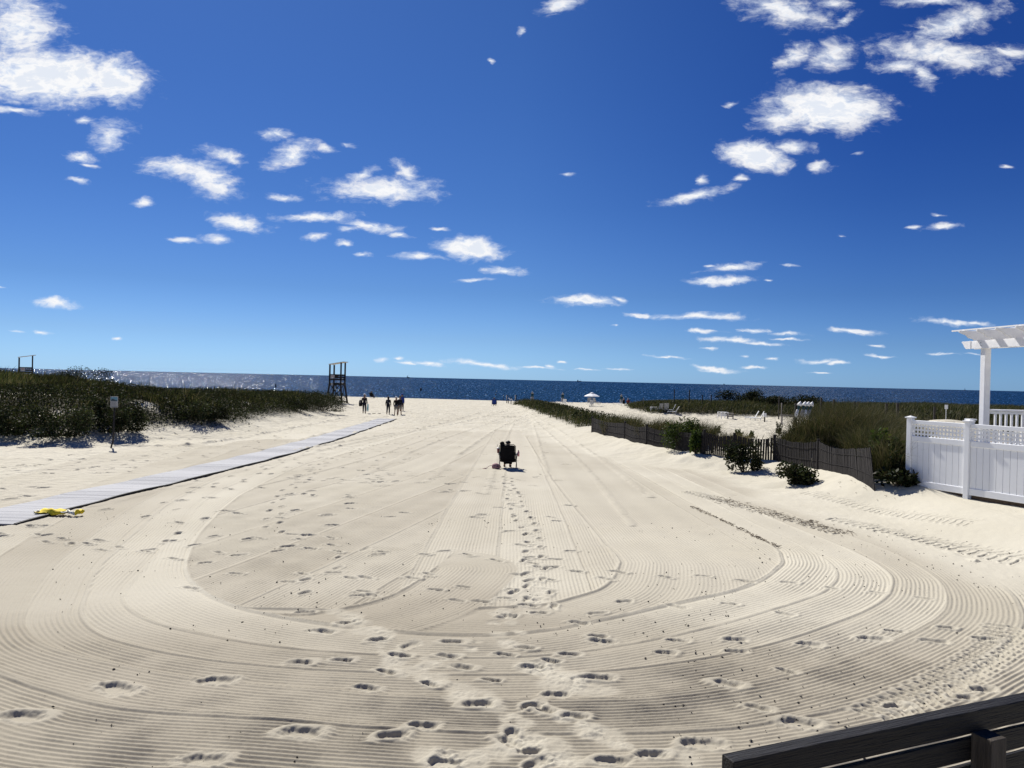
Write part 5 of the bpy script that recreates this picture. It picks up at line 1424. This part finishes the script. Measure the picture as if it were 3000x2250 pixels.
# ---------------------------------------------------------------- umbrellas and right beach furniture
def closed_umbrella(px, py_top, py_base, label):
    p = gnd(px, py_base); hh = (py_base - py_top) * p.y / FPX; sc = hh / 2.5
    root = thing('closed_umbrella', label, 'umbrella', p, 0, 'closed striped umbrellas'); root.scale = (sc,) * 3
    MB().tube([(0, 0, -.3), (0, 0, 2.5)], .025, 8).build('pole', 'grey_wood', root)
    fn = lambda a, z: 1 + .16 * math.sin(6 * a)
    c = MB().lathe([(.30, .75), (.27, .8), (.25, 1.35)], (0, 0, 0), 24, fn).build('canopy', 'canopy_beige', root, smooth=True)
    MB().lathe([(.252, 1.34), (.22, 1.97)], (0, 0, 0), 24, fn).build('stripe', 'canopy_teal', c, smooth=True)
    MB().lathe([(.27, 1.96), (.14, 2.2), (.02, 2.42)], (0, 0, 0), 24, fn).build('cap_flap', 'canopy_beige', c, smooth=True)
closed_umbrella(1559, 1145, 1182, 'closed umbrella nearest the signposts, leftmost of three on the berm')
closed_umbrella(1648, 1148, 1186, 'closed umbrella above the pale lounger, left of the open white umbrella')
closed_umbrella(1820, 1153, 1190, 'closed umbrella beside the two seated people, right of the open one')
p = gnd(1733, 1190); sc = 41 * p.y / FPX / 2.35
root = thing('open_umbrella', 'open white umbrella shading loungers on the berm', 'umbrella', p); root.scale = (sc,) * 3
MB().tube([(0, 0, -.3), (0, 0, 2.25)], .03, 8).build('pole', 'grey_wood', root)
m = MB(); m.lathe([(1.30, 1.62), (1.30, 1.68), (.95, 1.86), (.5, 2.06), (.18, 2.14)], (0, 0, 0), 8); c = m.build('canopy', 'canopy_white', root)
MB().lathe([(.34, 2.15), (.30, 2.22), (.03, 2.32)], (0, 0, 0), 8).build('vent', 'canopy_white', c)
m = MB()
for i in range(8):
    a = i * math.pi / 4; m.tube([(0, 0, 2.08), (1.22 * math.cos(a), 1.22 * math.sin(a), 1.66)], .012, 5)
m.build('rib', 'grey_wood', root)


def lounger(label, p, rz, back=60, sc=1.0, material='white_plastic', group='white slatted loungers', name='beach_lounger', ln=1.1):
    root = thing(name, label, 'lounger', p, rz, group); root.scale = (sc,) * 3
    m = MB()
    for t in (-1, 1): m.bar((t * .31, -.1, .33), (t * .31, ln, .33), .04, .05)
    m.tube([(-.31, ln, .33), (.31, ln, .33)], .02, 6); m.build('frame', material, root)
    m = MB(); y = .0
    while y < ln: m.box((0, y, .365), (.58, .065, .018)); y += .085
    m.build('seat', material, root)
    m = MB(); c, s = math.cos(R(back)), math.sin(R(back)); r_ = 0.0
    while r_ < .78: m.box((0, -c * r_, .37 + s * r_), (.58, .018, .065), rx=R(90 - back)); r_ += .085
    for t in (-1, 1): m.bar((t * .30, 0, .35), (t * .30, -c * .82, .35 + s * .82), .035, .03)
    m.build('backrest', material, root)
    for x in (-.29, .29):
        for y in (.05, ln - .1): MB().bar((x, y + (.08 if y > .5 else -.08), -.03), (x, y, .33), .035, .035).build('leg', material, root)
    return root


def furn(px, py): p = gnd(px, py); return (p.x, p.y, p.z)
LW = .62
lounger('pale lounger seen from behind below the second closed umbrella', furn(1654, 1187), 0, 70, .82)
lounger('flat white lounger left of the second closed umbrella', furn(1641, 1181), R(80), 5, .72)
lounger('low white lounger right of the second closed umbrella', furn(1664, 1183), R(-70), 8, .72)
lounger('lounger seen from behind directly under the open white umbrella', furn(1733, 1190), 0, 68, .82, 'white_plastic')
lounger('upright slatted seat left of the open umbrella pole', furn(1726, 1184), R(10), 80, .95, 'canopy_beige')
lounger('brownish upright seat right of the open umbrella pole', furn(1743, 1184), R(-50), 66, .95, 'canopy_beige')
lounger('flat white lounger beside the left of the two seated people', furn(1812, 1186), R(85), 4, .8)
lounger('flat white lounger under the two seated people', furn(1830, 1187), R(85), 4, .8)
lounger('low flat lounger far left on the berm below the first umbrella', furn(1577, 1181), R(85), 4, .72)
def perch(px, py, lab, **k):
    p = gnd(px, py); z = p.z + .22; return person(lab, (p.x, p.y, z), R(0), 'ground', 1.0, **k)
perch(1827, 1187, 'grey haired person in black sitting left of the pair by the closed umbrella', top='black_fabric', hair='hair_grey')
perch(1840, 1188, 'grey haired person in dark red sitting right of the pair by the closed umbrella', top='red_shirt', hair='hair_grey', over=dict(elL=(.36, .05, .42)))
# group near the right dune end
lounger('white raised back lounger, left of the pair at the dune end', furn(1972, 1208), R(68), 66, .78)
lounger('white raised back lounger, right of the pair at the dune end', furn(1980, 1213), R(66), 58, .78)
lounger('grey slatted back seat left of the raised white pair', furn(1952, 1207), R(10), 84, .8, 'canopy_beige')
lounger('wide slatted seat back facing the viewer at the dune end', furn(1936, 1206), R(25), 80, .75, 'canopy_beige')
def side_table(label, p, w, dd, hh, material='white_paint', rz=0, name='side_table', group='white slatted tables'):
    root = thing(name, label, 'table', p, rz, group)
    m = MB(); n = 7
    for i in range(n): m.box(((i + .5) / n * w - w / 2, 0, hh), (w / n - .02, dd, .03))
    m.build('table_top', material, root)
    for sy in (-1, 1):
        m = MB(); m.box((0, sy * (dd / 2 - .02), hh * .72), (w, .03, hh * .14)); m.box((0, sy * (dd / 2 - .02), hh * .48), (w * .96, .03, hh * .12)); m.build('apron', material, root)
    for sx in (-1, 1):
        for sy in (-1, 1): MB().box((sx * (w / 2 - .05), sy * (dd / 2 - .05), hh / 2 - .02), (.07, .07, hh)).build('leg', material, root)
    return root
side_table('low white table leftmost at the dune end', furn(1918, 1204), .95, .6, .42)
side_table('large weathered white slatted table alone on the sand, left piece', furn(2118, 1226), .82, .9, .62, rz=R(8))
side_table('weathered slatted crate table touching the right side of the lone white table', furn(2139, 1229), .62, .8, .60, 'grey_wood', rz=R(-14))
lounger('white strap lounger with tall back, left of the two by the small box', furn(2212, 1232), R(78), 62, .85)
lounger('white strap lounger with tall back, right of the two by the small box', furn(2228, 1234), R(76), 64, .85)
root = thing('post_box', 'small white box on a dark post beside the two strap loungers', 'box', furn(2240, 1236))
MB().box((0, 0, .25), (.09, .09, .55)).build('post', 'dark_post', root); MB().box((0, 0, .62), (.26, .2, .34)).build('box_body', 'white_plastic', root, bevel=.01)

# rack with folded umbrellas
def build_rack():
    p = gnd(2331, 1247); g = p.z; root = thing('umbrella_rack', 'weathered wooden rack holding folded umbrellas beside the big grass mound', 'rack', (p.x, p.y, g))
    m = MB(); m.box((-1.15, 0, .38), (.10, .10, .85)); m.build('rack_post', 'grey_wood', root)
    m = MB(); m.box((-1.13, .2, .9), (.06, .06, 1.9)); m.build('tall_post', 'grey_wood', root)
    m = MB(); m.box((-.5, 0, .84), (1.6, .10, .09)); m.build('rail', 'grey_wood', root)
    for x in (-.15, .05, .25): MB().box((x, .0, .40), (.10, .09, .86), ry=R((x - .05) * 20)).build('leg', 'grey_wood', root)
    MB().box((.02, .1, .85), (.16, .14, 2.0)).build('centre_post', 'dark_post', root)
    for i, (x, lab) in enumerate([(-.10, 'folded white umbrella leaning left on the rack, with a long drooping flap'), (.30, 'second folded white umbrella from the left on the rack'), (.58, 'third folded white umbrella from the left on the rack'), (.88, 'rightmost folded white umbrella on the rack beside the grass')]):
        r = thing('folded_umbrella', lab, 'umbrella', (p.x + x, p.y - .12, g + .62), 0, 'folded umbrellas leaning on the rack'); r.rotation_euler = (0, R(17), 0)
        MB().tube([(0, 0, -.3), (0, 0, 1.5)], .02, 6).build('pole', 'grey_wood', r)
        c = MB().lathe([(.10, .05), (.15, .35), (.10, .75)], (0, 0, 0), 18, lambda a, z: 1 + .25 * math.sin(4 * a)).build('canopy', 'white_cloth' if i in (0, 2) else 'canopy_beige', r, smooth=True)
        MB().lathe([(.10, .74), (.12, 1.1)], (0, 0, 0), 18, lambda a, z: 1 + .2 * math.sin(4 * a)).build('stripe', 'canopy_teal', c, smooth=True)
        MB().lathe([(.19, 1.08), (.13, 1.3), (.02, 1.46)], (0, 0, 0), 18, lambda a, z: 1 + .15 * math.sin(5 * a)).build('cap_flap', 'white_cloth', c, smooth=True)


build_rack()

# dark sign posts at the end of the strip
for px, pt_, pb, w, lab, sg in [(1475, 1155, 1175, .07, 'thin dark post, leftmost of five near the end of the fence strip', 0),
                               (1485, 1156, 1181, .14, 'thick dark post with a pale strip facing left, second of five', 1),
                               (1490, 1159, 1182, .12, 'dark post with a slanting pale board, third of five', 2),
                               (1497, 1162, 1184, .12, 'dark post with a slanting pale board, fourth of five', 2),
                               (1511, 1156, 1186, .14, 'dark post with a pale strip at the edge of the green strip, last of five', 1)]:
    p = gnd(px, pb); hh = (pb - pt_) * p.y / FPX; r = thing('dark_post', lab, 'post', p, 0, 'dark posts at the end of the fence strip')
    MB().box((0, 0, hh / 2 - .1), (w, w, hh + .2)).build('post_body', 'dark_post', r)
    if sg == 1: MB().box((-w * .5 - .03, -.02, hh * .7), (.07, w, hh * .5)).build('pale_strip', 'white_paint', r)
    if sg == 2: MB().bar((-.05, -.12, hh * .72), (.28, -.12, hh * .48), .07, .10, side=Vector((0, 1, 0))).build('slanted_board', 'white_paint', r)
# fence posts poking from the far dune
k = 0
for px, pt_, dep, w in [(1976, 1141, 90, .09), (2020, 1142, 88, .10), (2058, 1157, 86, .09), (2084, 1157, 85, .10), (2283, 1160, 76, .09), (2406, 1165, 68, .15), (2443, 1170, 64, .13), (2504, 1177, 55, .12), (2513, 1177, 54, .10), (2597, 1183, 52, .14), (2630, 1181, 50, .15), (2738, 1192, 50, .10)]:
    q = at(px, pt_, dep); g = Hs(q.x, q.y)
    labs = ['tall thin post on the dune ridge, left of the tall pair', 'tall thin post on the dune ridge, right of the tall pair', 'short post in the ridge grass right of the tall pair', 'short thick post left of the tallest dark bush', 'thin post on the ridge above the folded umbrellas', 'thick dark post right of the folded umbrellas', 'dark post next right after the thick one by the umbrellas', 'left post of a close pair above the big grass mound', 'right post of a close pair above the big grass mound', 'dark post above the right part of the big grass mound', 'dark post nearest left of the white corner post', 'small dark post left of the white sign']
    m = MB(); m.box((0, 0, (q.z - g) / 2 - .1), (w, w, q.z - g + .2)); o = m.build('ridge_post', 'dark_post', loc=(q.x, q.y, g)); tag(o, labs[k], 'post', 'old fence posts on the right dune'); k += 1
# leaning pale slats
q = at(2493, 1200, 50); g = Hs(q.x, q.y); r = thing('broken_slats', 'fan of broken pale slats leaning in grass above the big mound', 'slats', (q.x, q.y, g))
m = MB()
for i in range(6): m.bar((i * .09, 0, 0), (i * .15 - .25, 0, q.z - g + .25 - abs(i - 3) * .05), .03, .02)
m.build('slat', 'canopy_beige', r)
# small white sign behind the fence
q = at(2772, 1192, 40); g = Hs(q.x, q.y); r = thing('small_sign', 'small white sign on a thin stake behind the white fence', 'sign', (q.x, q.y, g))
MB().tube([(0, 0, -.1), (0, 0, q.z - g)], .015, 6).build('stake', 'white_paint', r); MB().box((0, -.02, q.z - g), (.16, .015, .22)).build('plate', 'white_paint', r)
# boundary stick near the right dune
q = gnd(1885, 1192); r = tag(MB().tube([(0, 0, -.1), (0, 0, 1.1)], .03, 6).build('marker_stick', 'grey_wood', loc=q), 'thin marker stick on the sand left of the right dune', 'stick')

# things on the water
def vessel(px, py, dist, L, hh, lab, cat, name, sail=False):
    q = at(px, py, dist); r = thing(name, lab, cat, (q.x, q.y, -2.7))
    m = MB(); m.prism([(-L / 2, .0), (L * .42, .0), (L / 2, hh * .35), (-L / 2, hh * .35)], (1, 0, 0), (0, 0, 1), (0, 0, 0), (0, L * .15, 0)); m.build('hull', 'ship', r)
    m = MB()
    if sail:
        m.prism([(0, hh * .35), (L * .4, hh * .4), (0, hh * 1.6)], (1, 0, 0), (0, 0, 1), (0, 0, 0), (0, .2, 0)); m.build('sail', 'canopy_white', r)
    else:
        m.box((-L * .3, 0, hh * .6), (L * .2, L * .12, hh * .6)); m.build('superstructure', 'ship', r)
        m = MB(); m.tube([(L * .2, 0, hh * .3), (L * .2, 0, hh * 1.3)], L * .01, 6); m.build('mast', 'ship', r)
vessel(1196, 1101, 6000, 22, 20, 'tiny dark vessel on the horizon right of the walkers', 'ship', 'distant_vessel')
vessel(1697, 1114, 9000, 55, 22, 'tiny ship on the horizon above the closed umbrellas', 'ship', 'distant_ship')
vessel(2122, 1123, 9000, 20, 20, 'tiny boat on the horizon above the right dune', 'boat', 'distant_boat')
vessel(2826, 1141, 7000, 18, 16, 'tiny sailing boat on the horizon left of the pergola post', 'sailing boat', 'sailing_boat', True)
q = at(1233, 1142, 330); r = thing('buoy', 'dark buoy floating on the sea right of the walkers', 'buoy', (q.x, q.y, -2.7))
MB().lathe([(.3, 0), (.42, .4), (.35, .9), (.12, 1.3)], (0, 0, 0), 12).build('float', 'dark_post', r, smooth=True); MB().tube([(0, 0, 1.2), (0, 0, 1.7)], .05, 6).build('top_mark', 'dark_post', r)
q = at(808, 1135, 330); r = thing('buoy', 'slim dark buoy on the sea left of the near lifeguard tower', 'buoy', (q.x, q.y, -2.7))
MB().lathe([(.2, 0), (.3, .4), (.25, 1.2), (.1, 1.6)], (0, 0, 0), 12).build('float', 'dark_post', r, smooth=True)


# ---------------------------------------------------------------- debris on the sand
def build_debris():
    n = 4200; r_ = np.random.default_rng(5)
    y = 5.5 + r_.random(n) ** 1.2 * 11; x = (r_.random(n) - .45) * 1.35 * y
    keep = r_.random(n) < np.clip(.35 + 1.6 * fbm(x * .4, y * .5, 3) * 2, .05, 1); x, y = x[keep], y[keep]; n = len(x)
    z = H(x, y) + .004; s = .005 + .015 * r_.random(n) ** 3
    V = []; F = []
    base = np.array([(1, 0, 0), (0, 1, 0), (-1, 0, 0), (0, -1, 0), (0, 0, .7), (0, 0, -.5)])
    fc = [(0, 1, 4), (1, 2, 4), (2, 3, 4), (3, 0, 4), (1, 0, 5), (2, 1, 5), (3, 2, 5), (0, 3, 5)]
    a = r_.random(n) * 6.28
    for i in range(n):
        c, q = math.cos(a[i]), math.sin(a[i]); b = base * np.array([1, .4 + .6 * r_.random(), 1])
        v = np.stack([b[:, 0] * c - b[:, 1] * q, b[:, 0] * q + b[:, 1] * c, b[:, 2]], 1) * s[i] + np.array([x[i], y[i], z[i]])
        o = len(V); V.extend(map(tuple, v)); F.extend([(p + o, q_ + o, w + o) for p, q_, w in fc])
    m = MB(); m.add(V, F)
    tag(m.build('pebbles', 'shell_bits'), 'small dark shell and bark fragments scattered over the raked sand', 'debris', kind='stuff')
    # wrack line of twigs near the tyre track
    m = MB(); rr = random.Random(8)
    for pts, cnt, sp in (([(6.9, 15.6), (6.2, 17.6), (5.4, 20.2)], 330, .17), ([(4.4, 15.4), (4.0, 18.6), (3.6, 20.4)], 0, .05), ([(4.98, 14.2), (4.75, 16.4), (4.45, 18.6)], 170, .03), ([(9.0, 21.4), (9.7, 19.0)], 22, .25)):
        for i in range(cnt):
            t = rr.random() * (len(pts) - 1); k = int(t); f = t - k; x = pts[k][0] * (1 - f) + pts[k + 1][0] * f + rr.gauss(0, sp); y = pts[k][1] * (1 - f) + pts[k + 1][1] * f + rr.gauss(0, sp)
            L = rr.uniform(.015, .055); a_ = rr.uniform(0, 3.14); z = Hs(x, y) + .022
            m.bar((x - math.cos(a_) * L, y - math.sin(a_) * L, z), (x + math.cos(a_) * L, y + math.sin(a_) * L, z + rr.uniform(-.005, .015)), .008, .006)
    tag(m.build('wrack', mat('dry_twig', (.13, .10, .07), .9, .3, 20)), 'brown twigs and seaweed strewn along the tyre track on the right', 'seaweed', kind='stuff')


build_debris()
